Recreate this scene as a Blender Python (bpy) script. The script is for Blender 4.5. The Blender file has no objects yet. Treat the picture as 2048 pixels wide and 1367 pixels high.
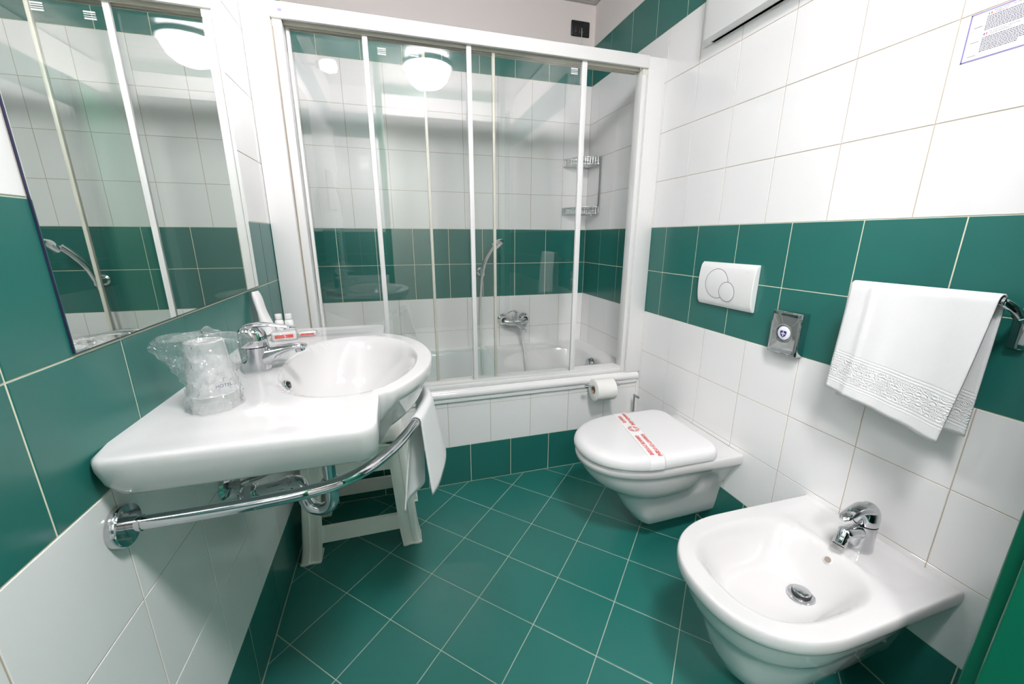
import bpy, bmesh, math, random
from mathutils import Vector, Matrix
random.seed(7)
sc = bpy.context.scene
col = sc.collection
pi = math.pi
sin, cos = math.sin, math.cos

# ---------------------------------------------------------------- camera
F_PX = 794.1
CAM = Vector((0.4160, 0.0, 1.1554))
cam_d = bpy.data.cameras.new('camera')
cam_d.sensor_width = 36.0
cam_d.lens = F_PX * 36.0 / 2048.0
cam_d.clip_start = 0.01
cam = bpy.data.objects.new('camera', cam_d)
col.objects.link(cam)
RX = Vector((0.95942335, -0.28196421, 0.00173651))
RY = Vector((-0.07040156, -0.2455057, -0.96683534))
RZ = Vector((0.27303929, 0.92748215, -0.25539462))
m = Matrix.Identity(4)
for i in range(3):
    m[i][0] = RX[i]; m[i][1] = -RY[i]; m[i][2] = -RZ[i]; m[i][3] = CAM[i]
cam.matrix_world = m
sc.camera = cam

# ---------------------------------------------------------------- light and exposure
w = bpy.data.worlds.new('world'); sc.world = w; w.use_nodes = True
w.node_tree.nodes['Background'].inputs[0].default_value = (1, 0.98, 0.95, 1)
w.node_tree.nodes['Background'].inputs[1].default_value = 0.3
sc.view_settings.view_transform = 'Standard'
sc.view_settings.look = 'None'
sc.view_settings.gamma = 1.0
sc.view_settings.use_curve_mapping = False
sc.view_settings.exposure = 1.48
sc.cycles.max_bounces = 12
sc.cycles.diffuse_bounces = 10
sc.cycles.glossy_bounces = 6
sc.cycles.transparent_max_bounces = 16
sc.cycles.transmission_bounces = 6
sc.cycles.caustics_reflective = False
sc.cycles.caustics_refractive = False
sc.cycles.sample_clamp_indirect = 6.0

def lamp(name, kind, loc, energy, color=(1, 1, 1), size=0.1, rot=None, size_y=None, parent=None):
    d = bpy.data.lights.new(name, kind)
    d.energy = energy; d.color = color
    if kind == 'AREA':
        d.size = size
        if size_y: d.shape = 'RECTANGLE'; d.size_y = size_y
        else: d.shape = 'DISK'
    else:
        d.shadow_soft_size = size
    o = bpy.data.objects.new(name, d); col.objects.link(o)
    o.location = loc
    if rot: o.rotation_euler = rot
    if parent: o.parent = parent
    return o
CEIL_DOME = Vector((0.77, -0.02, 2.41))
LAMP_DOME, LAMP_BULB = 43.0, 60.0      # radiance of the two lit glasses, built further down
lamp('hall_fill', 'AREA', (0.16, -1.10, 2.40), 32, (1, 0.972, 0.982), 0.5)  # added fill lamp, unseen in the hall, brightens the room through the doorway

# ---------------------------------------------------------------- materials
def mat(name, color=(0.8, 0.8, 0.8), rough=0.5, metal=0.0, spec=0.5, coat=0.0, coat_rough=0.03, **kw):
    m = bpy.data.materials.new(name); m.use_nodes = True
    b = m.node_tree.nodes['Principled BSDF']
    b.inputs['Base Color'].default_value = (*color, 1)
    b.inputs['Roughness'].default_value = rough
    b.inputs['Metallic'].default_value = metal
    b.inputs['Specular IOR Level'].default_value = spec
    b.inputs['Coat Weight'].default_value = coat
    b.inputs['Coat Roughness'].default_value = coat_rough
    for k, v in kw.items():
        b.inputs[k].default_value = v
    return m
def add_bump(m, scale, strength, dist=0.001, detail=3, coord='Object'):
    nt = m.node_tree; b = nt.nodes['Principled BSDF']
    tc = nt.nodes.new('ShaderNodeTexCoord'); n = nt.nodes.new('ShaderNodeTexNoise'); bp = nt.nodes.new('ShaderNodeBump')
    n.inputs['Scale'].default_value = scale; n.inputs['Detail'].default_value = detail
    bp.inputs['Strength'].default_value = strength; bp.inputs['Distance'].default_value = dist
    nt.links.new(tc.outputs[coord], n.inputs['Vector']); nt.links.new(n.outputs['Fac'], bp.inputs['Height'])
    nt.links.new(bp.outputs['Normal'], b.inputs['Normal'])
    return m
def add_mottle(m, c1, c2, scale=3.0):
    nt = m.node_tree; b = nt.nodes['Principled BSDF']
    g = nt.nodes.new('ShaderNodeNewGeometry'); n = nt.nodes.new('ShaderNodeTexNoise'); r = nt.nodes.new('ShaderNodeMix')
    r.data_type = 'RGBA'
    n.inputs['Scale'].default_value = scale; n.inputs['Detail'].default_value = 2
    r.inputs[6].default_value = (*c1, 1); r.inputs[7].default_value = (*c2, 1)
    nt.links.new(g.outputs['Position'], n.inputs['Vector']); nt.links.new(n.outputs['Fac'], r.inputs[0])
    nt.links.new(r.outputs[2], b.inputs['Base Color'])
    return m
M = {}
M['tile_white'] = add_bump(mat('tile_white', (0.86, 0.855, 0.85), 0.09, spec=0.5), 7, 0.06, 0.002, 1)
M['tile_satin'] = mat('tile_white_satin', (0.86, 0.855, 0.85), 0.5, spec=0.15)
M['tile_green'] = mat('tile_green', (0.012, 0.145, 0.12), 0.28, spec=0.65)
add_mottle(M['tile_green'], (0.015, 0.142, 0.120), (0.020, 0.158, 0.134), 8)
M['floor_green'] = mat('floor_green', (0.006, 0.120, 0.085), 0.36, spec=0.55)
add_mottle(M['floor_green'], (0.014, 0.150, 0.126), (0.020, 0.172, 0.146), 5)
M['grout'] = mat('grout', (0.80, 0.76, 0.60), 0.9)
M['grout_tan'] = mat('grout_tan', (0.50, 0.41, 0.31), 0.9)
M['grout_floor'] = mat('grout_floor', (0.42, 0.50, 0.42), 0.9)
M['plaster'] = add_bump(mat('plaster', (0.80, 0.74, 0.715), 0.9), 60, 0.15, 0.001)
M['hall_paint'] = mat('hall_paint', (0.27, 0.27, 0.26), 0.9)
M['ceiling'] = mat('ceiling_metal', (0.72, 0.71, 0.70), 0.25, metal=1.0)
M['ceramic'] = mat('ceramic', (0.68, 0.675, 0.67), 0.08, spec=0.55, coat=0.3)
M['lid'] = mat('lid_plastic', (0.80, 0.795, 0.795), 0.14)
M['acrylic'] = mat('tub_acrylic', (0.82, 0.815, 0.81), 0.12)
M['frame'] = mat('frame_white', (0.80, 0.795, 0.785), 0.28)
M['frame_old'] = mat('frame_cream', (0.72, 0.69, 0.60), 0.35)
M['gasket'] = mat('gasket', (0.30, 0.26, 0.20), 0.6)
M['stool'] = mat('stool_plastic', (0.88, 0.88, 0.82), 0.35)
M['chrome'] = mat('chrome', (0.62, 0.63, 0.65), 0.045, metal=1.0)
M['chrome_light'] = mat('chrome_light', (0.86, 0.86, 0.87), 0.09, metal=1.0)
M['hose_light'] = mat('shower_hose', (0.80, 0.80, 0.78), 0.32, metal=0.8)
M['steel'] = mat('steel', (0.45, 0.45, 0.45), 0.3, metal=1.0)
M['hose'] = mat('braid', (0.30, 0.29, 0.25), 0.4, metal=0.9)
M['mirror'] = mat('mirror_silver', (0.86, 0.90, 0.87), 0.0, metal=1.0)
M['mirror_edge'] = mat('mirror_edge', (0.03, 0.03, 0.08), 0.3)
M['dark'] = mat('dark', (0.012, 0.010, 0.010), 0.4)
M['black'] = mat('black_plastic', (0.015, 0.014, 0.016), 0.3)
M['towel'] = add_bump(mat('towel', (0.80, 0.80, 0.80), 0.95, spec=0.1), 900, 0.35, 0.0006)
M['paper'] = mat('paper', (0.84, 0.83, 0.82), 0.9)
M['roll'] = add_bump(mat('roll_paper', (0.86, 0.85, 0.82), 0.95), 250, 0.2, 0.0005)
M['card'] = mat('cardboard', (0.45, 0.33, 0.25), 0.9)
M['band'] = mat('paper_band', (0.86, 0.86, 0.86), 0.5)
M['red'] = mat('red_print', (0.72, 0.07, 0.05), 0.6)
M['violet'] = mat('violet_print', (0.27, 0.22, 0.50), 0.6)
M['ink'] = mat('ink', (0.06, 0.04, 0.12), 0.7)
M['grey_ink'] = mat('grey_ink', (0.11, 0.10, 0.17), 0.7)
M['pale_ink'] = mat('pale_ink', (0.68, 0.67, 0.70), 0.7)
M['flag_green'] = mat('flag_green', (0.05, 0.35, 0.15), 0.7)
M['flag_blue'] = mat('flag_blue', (0.04, 0.05, 0.35), 0.7)
M['emblem'] = mat('emblem_blue', (0.03, 0.02, 0.22), 0.4)
M['emblem_w'] = mat('emblem_white', (0.85, 0.85, 0.9), 0.25)
M['door'] = mat('door_green', (0.001, 0.115, 0.060), 0.30)
M['white_plastic'] = mat('white_plastic', (0.84, 0.84, 0.83), 0.3)
M['aerator'] = mat('aerator', (0.30, 0.25, 0.22), 0.6)
M['rubber'] = mat('rubber', (0.02, 0.02, 0.025), 0.5)
M['grey'] = mat('grey_metal', (0.42, 0.41, 0.40), 0.4)
M['lampglass'] = mat('lamp_glass', (0.9, 0.9, 0.9), 0.3)
b = M['lampglass'].node_tree.nodes['Principled BSDF']
b.inputs['Emission Color'].default_value = (1, 0.965, 0.985, 1); b.inputs['Emission Strength'].default_value = LAMP_DOME
M['bulbglass'] = mat('bulb_glass', (0.9, 0.9, 0.9), 0.3)
b = M['bulbglass'].node_tree.nodes['Principled BSDF']
b.inputs['Emission Color'].default_value = (1, 0.965, 0.985, 1); b.inputs['Emission Strength'].default_value = LAMP_BULB

def sheet_mat(name, tint, ior=1.5, rough=0.0, diffuse=0.0, bump=None, refl=(1, 1, 1)):
    """thin clear sheet: light goes straight through, surface reflects by Fresnel"""
    m = bpy.data.materials.new(name); m.use_nodes = True
    nt = m.node_tree; nt.nodes.clear()
    out = nt.nodes.new('ShaderNodeOutputMaterial'); tr = nt.nodes.new('ShaderNodeBsdfTransparent')
    gl = nt.nodes.new('ShaderNodeBsdfGlossy'); mx = nt.nodes.new('ShaderNodeMixShader')
    fr = nt.nodes.new('ShaderNodeFresnel'); g = nt.nodes.new('ShaderNodeNewGeometry'); io = nt.nodes.new('ShaderNodeMix')
    io.inputs[2].default_value = ior; io.inputs[3].default_value = 1 / ior
    nt.links.new(g.outputs['Backfacing'], io.inputs[0]); nt.links.new(io.outputs[0], fr.inputs['IOR'])
    tr.inputs[0].default_value = (*tint, 1); gl.inputs['Roughness'].default_value = rough; gl.inputs[0].default_value = (*refl, 1)
    nt.links.new(fr.outputs[0], mx.inputs[0])
    base = tr
    if diffuse > 0:
        df = nt.nodes.new('ShaderNodeBsdfDiffuse'); df.inputs[0].default_value = (0.98, 0.98, 0.98, 1)
        m2 = nt.nodes.new('ShaderNodeMixShader'); m2.inputs[0].default_value = diffuse
        nt.links.new(tr.outputs[0], m2.inputs[1]); nt.links.new(df.outputs[0], m2.inputs[2]); base = m2
    nt.links.new(base.outputs[0], mx.inputs[1]); nt.links.new(gl.outputs[0], mx.inputs[2])
    nt.links.new(mx.outputs[0], out.inputs[0])
    if bump:
        tc = nt.nodes.new('ShaderNodeTexCoord'); n = nt.nodes.new('ShaderNodeTexNoise'); bp = nt.nodes.new('ShaderNodeBump')
        n.inputs['Scale'].default_value = bump[0]; n.inputs['Detail'].default_value = 3; n.inputs['Distortion'].default_value = 1.5
        bp.inputs['Strength'].default_value = bump[1]; bp.inputs['Distance'].default_value = 0.004
        nt.links.new(tc.outputs['Object'], n.inputs['Vector'])
        if len(bump) > 2:      # sharp creases
            vo = nt.nodes.new('ShaderNodeTexVoronoi'); vo.feature = 'DISTANCE_TO_EDGE'; vo.inputs['Scale'].default_value = bump[0]
            va = nt.nodes.new('ShaderNodeMix'); va.data_type = 'VECTOR'; va.inputs[0].default_value = .035
            nt.links.new(tc.outputs['Object'], va.inputs[4]); nt.links.new(n.outputs['Color'], va.inputs[5])
            n.inputs['Scale'].default_value = 25
            nt.links.new(va.outputs[1], vo.inputs['Vector']); nt.links.new(vo.outputs['Distance'], bp.inputs['Height'])
        else:
            nt.links.new(n.outputs['Fac'], bp.inputs['Height'])
        nt.links.new(bp.outputs['Normal'], gl.inputs['Normal']); nt.links.new(bp.outputs['Normal'], fr.inputs['Normal'])
    return m
M['glass'] = sheet_mat('shower_glass', (0.985, 0.995, 0.99), 1.58)
M['film'] = sheet_mat('clear_film', (0.985, 0.985, 0.985), 1.55, 0.14, 0.05, (60, 1.0, 1))
M['cup'] = sheet_mat('cup_plastic', (0.97, 0.97, 0.975), 1.5, 0.10, 0.30)

# ---------------------------------------------------------------- geometry helpers
def mobj(name, verts, faces, mt, parent=None, smooth=True, angle=35, recalc=True):
    me = bpy.data.meshes.new(name)
    me.from_pydata([tuple(v) for v in verts], [], faces)
    if recalc:
        bm = bmesh.new(); bm.from_mesh(me)
        bmesh.ops.recalc_face_normals(bm, faces=bm.faces[:]); bm.to_mesh(me); bm.free()
    if smooth:
        me.polygons.foreach_set('use_smooth', [True] * len(me.polygons))
        me.set_sharp_from_angle(angle=math.radians(angle))
    o = bpy.data.objects.new(name, me); col.objects.link(o)
    if mt is not None: me.materials.append(M[mt] if isinstance(mt, str) else mt)
    if parent is not None: o.parent = parent
    return o
class MB:
    def __init__(s): s.v = []; s.f = []
    def add(s, v, f, T=None):
        n = len(s.v)
        s.v += [T @ Vector(p) if T is not None else Vector(p) for p in v]
        s.f += [tuple(i + n for i in q) for q in f]
        return s
    def box(s, a, b, T=None, bev=0.0, seg=2):
        v, f = boxg(a, b, bev, seg); return s.add(v, f, T)
    def tube(s, path, r, n=12, cap=True, sm=0, T=None):
        v, f = tubeg(path, r, n, cap, sm); return s.add(v, f, T)
    def lathe(s, prof, n=32, T=None):
        v, f = latheg(prof, n); return s.add(v, f, T)
    def make(s, name, mt, parent=None, smooth=True, angle=35):
        return mobj(name, s.v, s.f, mt, parent, smooth, angle)
def boxg(a, b, bev=0.0, seg=2):
    a = [min(p, q) for p, q in zip(a, b)] if False else a
    x0, y0, z0 = a; x1, y1, z1 = b
    bm = bmesh.new(); bmesh.ops.create_cube(bm, size=1.0)
    for v in bm.verts:
        v.co = Vector(((x0 + x1) / 2 + v.co.x * abs(x1 - x0), (y0 + y1) / 2 + v.co.y * abs(y1 - y0), (z0 + z1) / 2 + v.co.z * abs(z1 - z0)))
    if bev > 0:
        bmesh.ops.bevel(bm, geom=bm.edges[:], offset=bev, segments=seg, profile=0.5, affect='EDGES')
    bm.verts.index_update()
    v = [p.co.copy() for p in bm.verts]; f = [tuple(q.index for q in fc.verts) for fc in bm.faces]
    bm.free(); return v, f
def catmull(P, k):
    P = [Vector(p) for p in P]; out = []
    for i in range(len(P) - 1):
        p0 = P[i - 1] if i > 0 else P[0] * 2 - P[1]; p1 = P[i]; p2 = P[i + 1]
        p3 = P[i + 2] if i + 2 < len(P) else P[-1] * 2 - P[-2]
        for j in range(k):
            t = j / k
            out.append(0.5 * ((2 * p1) + (p2 - p0) * t + (2 * p0 - 5 * p1 + 4 * p2 - p3) * t * t + (3 * p1 - p0 - 3 * p2 + p3) * t ** 3))
    out.append(P[-1]); return out
def interp(L, n):
    out = []
    for i in range(n):
        t = i / (n - 1) * (len(L) - 1); k = min(int(t), len(L) - 2); u = t - k
        a, b2 = L[k], L[k + 1]
        out.append(tuple(p * (1 - u) + q * u for p, q in zip(a, b2)) if isinstance(a, tuple) else a * (1 - u) + b2 * u)
    return out
def tubeg(path, r, n=12, cap=True, sm=0, up=None):
    """sweep a round or elliptic section; r is a number, a list, or a list of (side, up) radii"""
    k0 = len(path)
    if sm: path = catmull(path, sm)
    else: path = [Vector(p) for p in path]
    N = len(path)
    if isinstance(r, (int, float)): rr = [(r, r)] * N
    else:
        rr = [q if isinstance(q, tuple) else (q, q) for q in r]
        if len(rr) != N: rr = interp(rr, N)
    T = []
    for i in range(N):
        d = path[min(i + 1, N - 1)] - path[max(i - 1, 0)]
        T.append(d.normalized() if d.length > 1e-9 else Vector((0, 0, 1)))
    u = Vector(up) if up else (Vector((0, 0, 1)) if abs(T[0].z) < 0.9 else Vector((1, 0, 0)))
    V = []; Fc = []
    for i in range(N):
        u = (u - T[i] * u.dot(T[i]))
        u = u.normalized() if u.length > 1e-6 else T[i].orthogonal().normalized()
        s = T[i].cross(u)
        for j in range(n):
            a = 2 * pi * j / n
            V.append(path[i] + s * (rr[i][0] * cos(a)) + u * (rr[i][1] * sin(a)))
    for i in range(N - 1):
        for j in range(n):
            k = (j + 1) % n
            Fc.append((i * n + j, i * n + k, (i + 1) * n + k, (i + 1) * n + j))
    if cap:
        Fc.append(tuple(range(n - 1, -1, -1))); Fc.append(tuple((N - 1) * n + j for j in range(n)))
    return V, Fc
def latheg(prof, n=32):
    V = []; Fc = []; idx = []
    for (r, z) in prof:
        if r < 1e-7: idx.append([len(V)] * n); V.append(Vector((0, 0, z)))
        else:
            idx.append(list(range(len(V), len(V) + n)))
            V += [Vector((r * cos(2 * pi * j / n), r * sin(2 * pi * j / n), z)) for j in range(n)]
    for i in range(len(prof) - 1):
        for j in range(n):
            k = (j + 1) % n
            q = [idx[i][j], idx[i][k], idx[i + 1][k], idx[i + 1][j]]
            q2 = []
            for t in q:
                if t not in q2: q2.append(t)
            if len(q2) > 2: Fc.append(tuple(q2))
    return V, Fc
def loft(rings, cap0=True, cap1=True):
    n = len(rings[0]); V = [Vector(p) for r in rings for p in r]; Fc = []
    for i in range(len(rings) - 1):
        for j in range(n):
            k = (j + 1) % n
            Fc.append((i * n + j, i * n + k, (i + 1) * n + k, (i + 1) * n + j))
    if cap0: Fc.append(tuple(range(n - 1, -1, -1)))
    if cap1: Fc.append(tuple((len(rings) - 1) * n + j for j in range(n)))
    return V, Fc
def gridg(P):
    R = len(P); Cn = len(P[0])
    return [Vector(p) for r in P for p in r], [(i * Cn + j, i * Cn + j + 1, (i + 1) * Cn + j + 1, (i + 1) * Cn + j) for i in range(R - 1) for j in range(Cn - 1)]
def frame(origin, zdir, xdir=None):
    z = Vector(zdir).normalized()
    x = Vector(xdir) if xdir else z.orthogonal()
    x = (x - z * x.dot(z)).normalized(); y = z.cross(x)
    T = Matrix.Identity(4)
    for i in range(3): T[i][0] = x[i]; T[i][1] = y[i]; T[i][2] = z[i]; T[i][3] = origin[i]
    return T
def empty(name, loc=(0, 0, 0), **tags):
    o = bpy.data.objects.new(name, None); o.empty_display_size = 0.05
    col.objects.link(o); o.location = loc
    tag(o, **tags); return o
def tag(o, label=None, category=None, group=None, kind=None):
    if label: o['label'] = label
    if category: o['category'] = category
    if group: o['group'] = group
    if kind: o['kind'] = kind
    return o
def part(o, parent):
    """parent with the thing's empty standing at its own base"""
    o.parent = parent; o.matrix_parent_inverse = Matrix.Translation(-Vector(parent.location)); return o
def solid(o, t, off=0.0):
    md = o.modifiers.new('thick', 'SOLIDIFY'); md.thickness = t; md.offset = off; return o
def text(name, body, size, T, mt, parent, ext=0.0001, align='CENTER', off=0.0):
    c = bpy.data.curves.new(name, 'FONT'); c.body = body; c.size = size; c.extrude = ext
    c.align_x = align; c.align_y = 'CENTER'
    c.offset = off
    tmp = bpy.data.objects.new(name, c); col.objects.link(tmp); bpy.context.view_layer.update()
    me = bpy.data.meshes.new_from_object(tmp); bpy.data.objects.remove(tmp); bpy.data.curves.remove(c)
    me.materials.clear(); me.materials.append(M[mt]); me.name = name
    o = bpy.data.objects.new(name, me); col.objects.link(o)
    o.matrix_world = T
    if parent is not None:
        o.parent = parent; o.matrix_parent_inverse = Matrix.Translation(-Vector(parent.location))
    return o

# ---------------------------------------------------------------- the room
W, D, TY, Y0, H = 1.599, 2.376, 1.694, -0.60, 2.41
TS = 0.2
tile_cache = {}
G = 0.0012   # grout lies this far behind the tile face
def tile_mesh(w, h, mt, J):
    key = (round(w, 4), round(h, 4), mt, J)
    if key not in tile_cache:
        a = J / 2; e = 0.0007; t = 0.0022
        V = []; 
        for (ins, z) in ((0, 0), (0, t - 0.0006), (e, t)):
            V += [(a + ins, a + ins, z), (w - a - ins, a + ins, z), (w - a - ins, h - a - ins, z), (a + ins, h - a - ins, z)]
        Fc = []
        for k in (0, 4):
            for j in range(4): Fc.append((k + j, k + (j + 1) % 4, k + 4 + (j + 1) % 4, k + 4 + j))
        Fc.append((8, 9, 10, 11))
        me = bpy.data.meshes.new('tile'); me.from_pydata(V, [], Fc); me.materials.append(M[mt]); tile_cache[key] = me
    return tile_cache[key]
ROWS = [(0, .2, 'g'), (.2, .4, 'w'), (.4, .6, 'w'), (.6, .8, 'w'), (.8, 1.0, 'g'), (1.0, 1.2, 'g'), (1.2, 1.4, 'w'), (1.4, 1.6, 'w'), (1.6, 1.8, 'w'), (1.8, 2.0, 'w'), (2.0, 2.2, 'g')]
def tile_wall(wall, origin, udir, normal, u0, u1, gphase, rows, skip=None, white_mat='tile_white'):
    """origin: point at u=0,z=0 on the finished face; gphase: u of one joint of the green rows"""
    u = Vector(udir); n = Vector(normal); v = Vector((0, 0, 1))
    flip = u.cross(v).dot(n) < 0
    white = [r for r in rows if r[2] == 'w']; runs = []
    for r in white:
        if runs and abs(runs[-1][1] - r[0]) < 1e-6: runs[-1][1] = r[1]
        else: runs.append([r[0], r[1]])
    for z0, z1 in runs:
        q = [Vector(origin) + u * uu + v * zz - n * (G - .0001) for uu, zz in ((u0, z0 + .001), (u1, z0 + .001), (u1, z1 - .001), (u0, z1 - .001))]
        q += [p - n * .0008 for p in q]
        mobj('grout_bed', q, [(0, 1, 2, 3), (7, 6, 5, 4), (0, 4, 5, 1), (1, 5, 6, 2), (2, 6, 7, 3), (3, 7, 4, 0)], 'grout_tan', wall, smooth=False)
    for (z0, z1, c) in rows:
        ph = gphase + (0 if c == 'g' else TS / 2)
        k = math.floor((u0 - ph) / TS); s = ph + k * TS
        while s < u1 - 1e-6:
            a = max(s, u0); b2 = min(s + TS, u1)
            s += TS
            if b2 - a < 0.006: continue
            if skip and skip(a, b2, z0, z1): continue
            J = 0.0028 if c == 'g' else 0.0020
            me = tile_mesh(b2 - a, z1 - z0, 'tile_green' if c == 'g' else white_mat, J)
            o = bpy.data.objects.new('tile', me); col.objects.link(o)
            uu = -u if flip else u
            st = Vector(origin) + u * (b2 if flip else a) + v * z0 - n * 0.0022
            # tiny lippage so that no two tiles mirror quite alike
            uq = (uu + n * random.uniform(-.0012, .0012)).normalized(); vq = (v + n * random.uniform(-.0012, .0012)).normalized()
            nq = uq.cross(vq).normalized(); vq = nq.cross(uq)
            T = Matrix.Identity(4)
            for i in range(3): T[i][0] = uq[i]; T[i][1] = vq[i]; T[i][2] = nq[i]; T[i][3] = st[i]
            o.matrix_world = T; o.parent = wall
G = 0.0012   # grout lies this far behind the tile face
def wall_box(name, a, b2, mt='grout'):
    v, f = boxg(a, b2); o = mobj(name, v, f, mt, smooth=False); tag(o, kind='structure'); return o
wall_left = wall_box('wall_left', (-0.1, Y0 - .1, 0), (-G, D + .1, H + .1))
tile_wall(wall_left, (0, 0, 0), (0, 1, 0), (1, 0, 0), Y0, D, 0.548, ROWS)
wall_right = wall_box('wall_right', (W + G, Y0 - .1, 0), (W + .1, D + .1, H + .1))
tile_wall(wall_right, (W, 0, 0), (0, 1, 0), (-1, 0, 0), Y0, D, D, ROWS)
wall_back = wall_box('wall_back', (0, D + G, 0), (W, D + .1, H + .1))
tile_wall(wall_back, (0, D, 0), (1, 0, 0), (0, -1, 0), 0, W, -0.068, [r for r in ROWS if r[0] > .3], white_mat='tile_satin')
# near wall with the doorway the photograph is taken from
DX0, DX1, DH = 0.42, 1.47, 2.36
v1, f1 = boxg((0, Y0 - .1, 0), (DX0, Y0 - G, H + .1)); mb = MB().add(v1, f1)
mb.box((DX1, Y0 - .1, 0), (W, Y0 - G, H + .1)); mb.box((DX0, Y0 - .1, DH), (DX1, Y0 - G, H + .1))
wall_front = mb.make('wall_front', 'grout', smooth=False); tag(wall_front, kind='structure')
tile_wall(wall_front, (0, Y0, 0), (1, 0, 0), (0, 1, 0), 0, DX0, -0.068, ROWS)
tile_wall(wall_front, (0, Y0, 0), (1, 0, 0), (0, 1, 0), DX1, W, -0.068, ROWS)
for wl, a, b2 in ((wall_left, (-.002, Y0, 2.2), (0, D, H)), (wall_right, (W, Y0, 2.2), (W + .002, D, H)), (wall_back, (0, D, 2.2), (W, D + .002, H)), (wall_front, (0, Y0 - .002, 2.2), (W, Y0, H))):
    v, f = boxg(a, b2); mobj('plaster_panel', v, f, 'plaster', wl, smooth=False)
# casing round the doorway
mb = MB()
for a, b2 in (((DX0 - .05, Y0 - .12, 0), (DX0, Y0 + .012, DH + .05)), ((DX1, Y0 - .12, 0), (DX1 + .05, Y0 + .012, DH + .05)), ((DX0, Y0 - .12, DH), (DX1, Y0 + .012, DH + .05))):
    mb.box(a, b2, bev=.003)
tag(mb.make('trim_1', 'door'), kind='structure')
# hallway behind the camera
mb = MB()
mb.box((-.2, -1.75, -.1), (W + .2, Y0 - .1, 0)); mb.box((-.2, -1.75, 2.45), (W + .2, Y0 - .1, 2.5))
mb.box((-.3, -1.75, 0), (-.2, Y0 - .1, 2.45)); mb.box((W + .2, -1.75, 0), (W + .3, Y0 - .1, 2.45)); mb.box((-.2, -1.85, 0), (W + .2, -1.75, 2.45))
tag(mb.make('wall_hall', 'hall_paint', smooth=False), kind='structure')
ceiling = wall_box('ceiling', (-.1, Y0 - .1, H), (W + .1, D + .1, H + .1), 'dark')

# floor: square tiles laid on the diagonal
floor = wall_box('floor', (-.1, Y0 - .1, -.1), (W + .1, D + .1, -0.0012), 'grout_floor')
def clip(poly, xmin, xmax, ymin, ymax):
    for ax, lim, sg in ((0, xmin, 1), (0, xmax, -1), (1, ymin, 1), (1, ymax, -1)):
        out = []
        for i in range(len(poly)):
            p, q = poly[i], poly[(i + 1) % len(poly)]
            ip = (p[ax] - lim) * sg >= 0; iq = (q[ax] - lim) * sg >= 0
            if ip: out.append(p)
            if ip != iq:
                t = (lim - p[ax]) / (q[ax] - p[ax]); out.append((p[0] + (q[0] - p[0]) * t, p[1] + (q[1] - p[1]) * t))
        poly = out
        if len(poly) < 3: return []
    return poly
GX, GY, GT = 0.6111, 1.6098, 0.1410
def inset(poly, d):
    n = len(poly); A = sum(poly[i][0] * poly[(i + 1) % n][1] - poly[(i + 1) % n][0] * poly[i][1] for i in range(n)) / 2
    cx = sum(p[0] for p in poly) / n; cy = sum(p[1] for p in poly) / n
    if abs(A) < 1.2e-4: return None
    out = []
    for i in range(n):
        p0, p1, p2 = Vector(poly[i - 1]), Vector(poly[i]), Vector(poly[(i + 1) % n])
        a = (p1 - p0).normalized(); b2 = (p2 - p1).normalized(); s = 1 if A > 0 else -1
        n1 = Vector((-a.y, a.x)) * s; n2 = Vector((-b2.y, b2.x)) * s; bi = n1 + n2
        if bi.length < 1e-6: return None
        bi.normalize(); out.append(tuple(p1 + bi * (d / max(.3, bi.dot(n1)))))
    return out
full = None
for a in range(-14, 12):
    for b2 in range(-12, 14):
        q = []
        for (da, db) in ((0, 0), (1, 0), (1, 1), (0, 1)):
            q.append((GX + (a + da + b2 + db) * GT, GY + (a + da - b2 - db) * GT))
        pl = clip(q, 0.001, W - .001, Y0, TY)
        if len(pl) < 3: continue
        A = abs(sum(pl[i][0] * pl[(i + 1) % len(pl)][1] - pl[(i + 1) % len(pl)][0] * pl[i][1] for i in range(len(pl))) / 2)
        if A < 4e-4: continue
        cx = (q[0][0] + q[2][0]) / 2; cy = (q[0][1] + q[2][1]) / 2
        isfull = abs(A - 2 * GT * GT) < 1e-6
        if not (isfull and full):
            r1 = inset(pl, .0014); r2 = inset(pl, .0026)
            if not r1 or not r2: continue
            n = len(r1)
            V = [(p[0] - cx, p[1] - cy, -0.0022) for p in r1] + [(p[0] - cx, p[1] - cy, -.0006) for p in r1] + [(p[0] - cx, p[1] - cy, 0) for p in r2]
            Fc = [(k * n + j, k * n + (j + 1) % n, (k + 1) * n + (j + 1) % n, (k + 1) * n + j) for k in (0, 1) for j in range(n)] + [tuple(2 * n + j for j in range(n))]
            o = mobj('tile', V, Fc, 'floor_green', floor, smooth=False)
            if o.data.polygons[-1].normal.z < 0: o.data.flip_normals()
            if isfull: full = o.data
        else:
            o = bpy.data.objects.new('tile', full); col.objects.link(o); o.parent = floor
        o.location = (cx, cy, random.uniform(0, .0003))
        o.rotation_euler = (random.uniform(-.0012, .0012), random.uniform(-.0012, .0012), 0)

# tiled front of the bath
tub_wall = wall_box('wall_tub_front', (0, TY + G, 0), (W, TY + .05, .445), 'grout')
tile_wall(tub_wall, (0, TY, 0), (1, 0, 0), (0, -1, 0), 0, W, 0.709, [(0, .2, 'g'), (.2, .4, 'w'), (.4, .445, 'w')])
v, f = boxg((W - .008, TY - .007, .0), (W, TY, .44)); tag(mobj('trim_2', v, f, 'frame', smooth=False), kind='structure')

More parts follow.
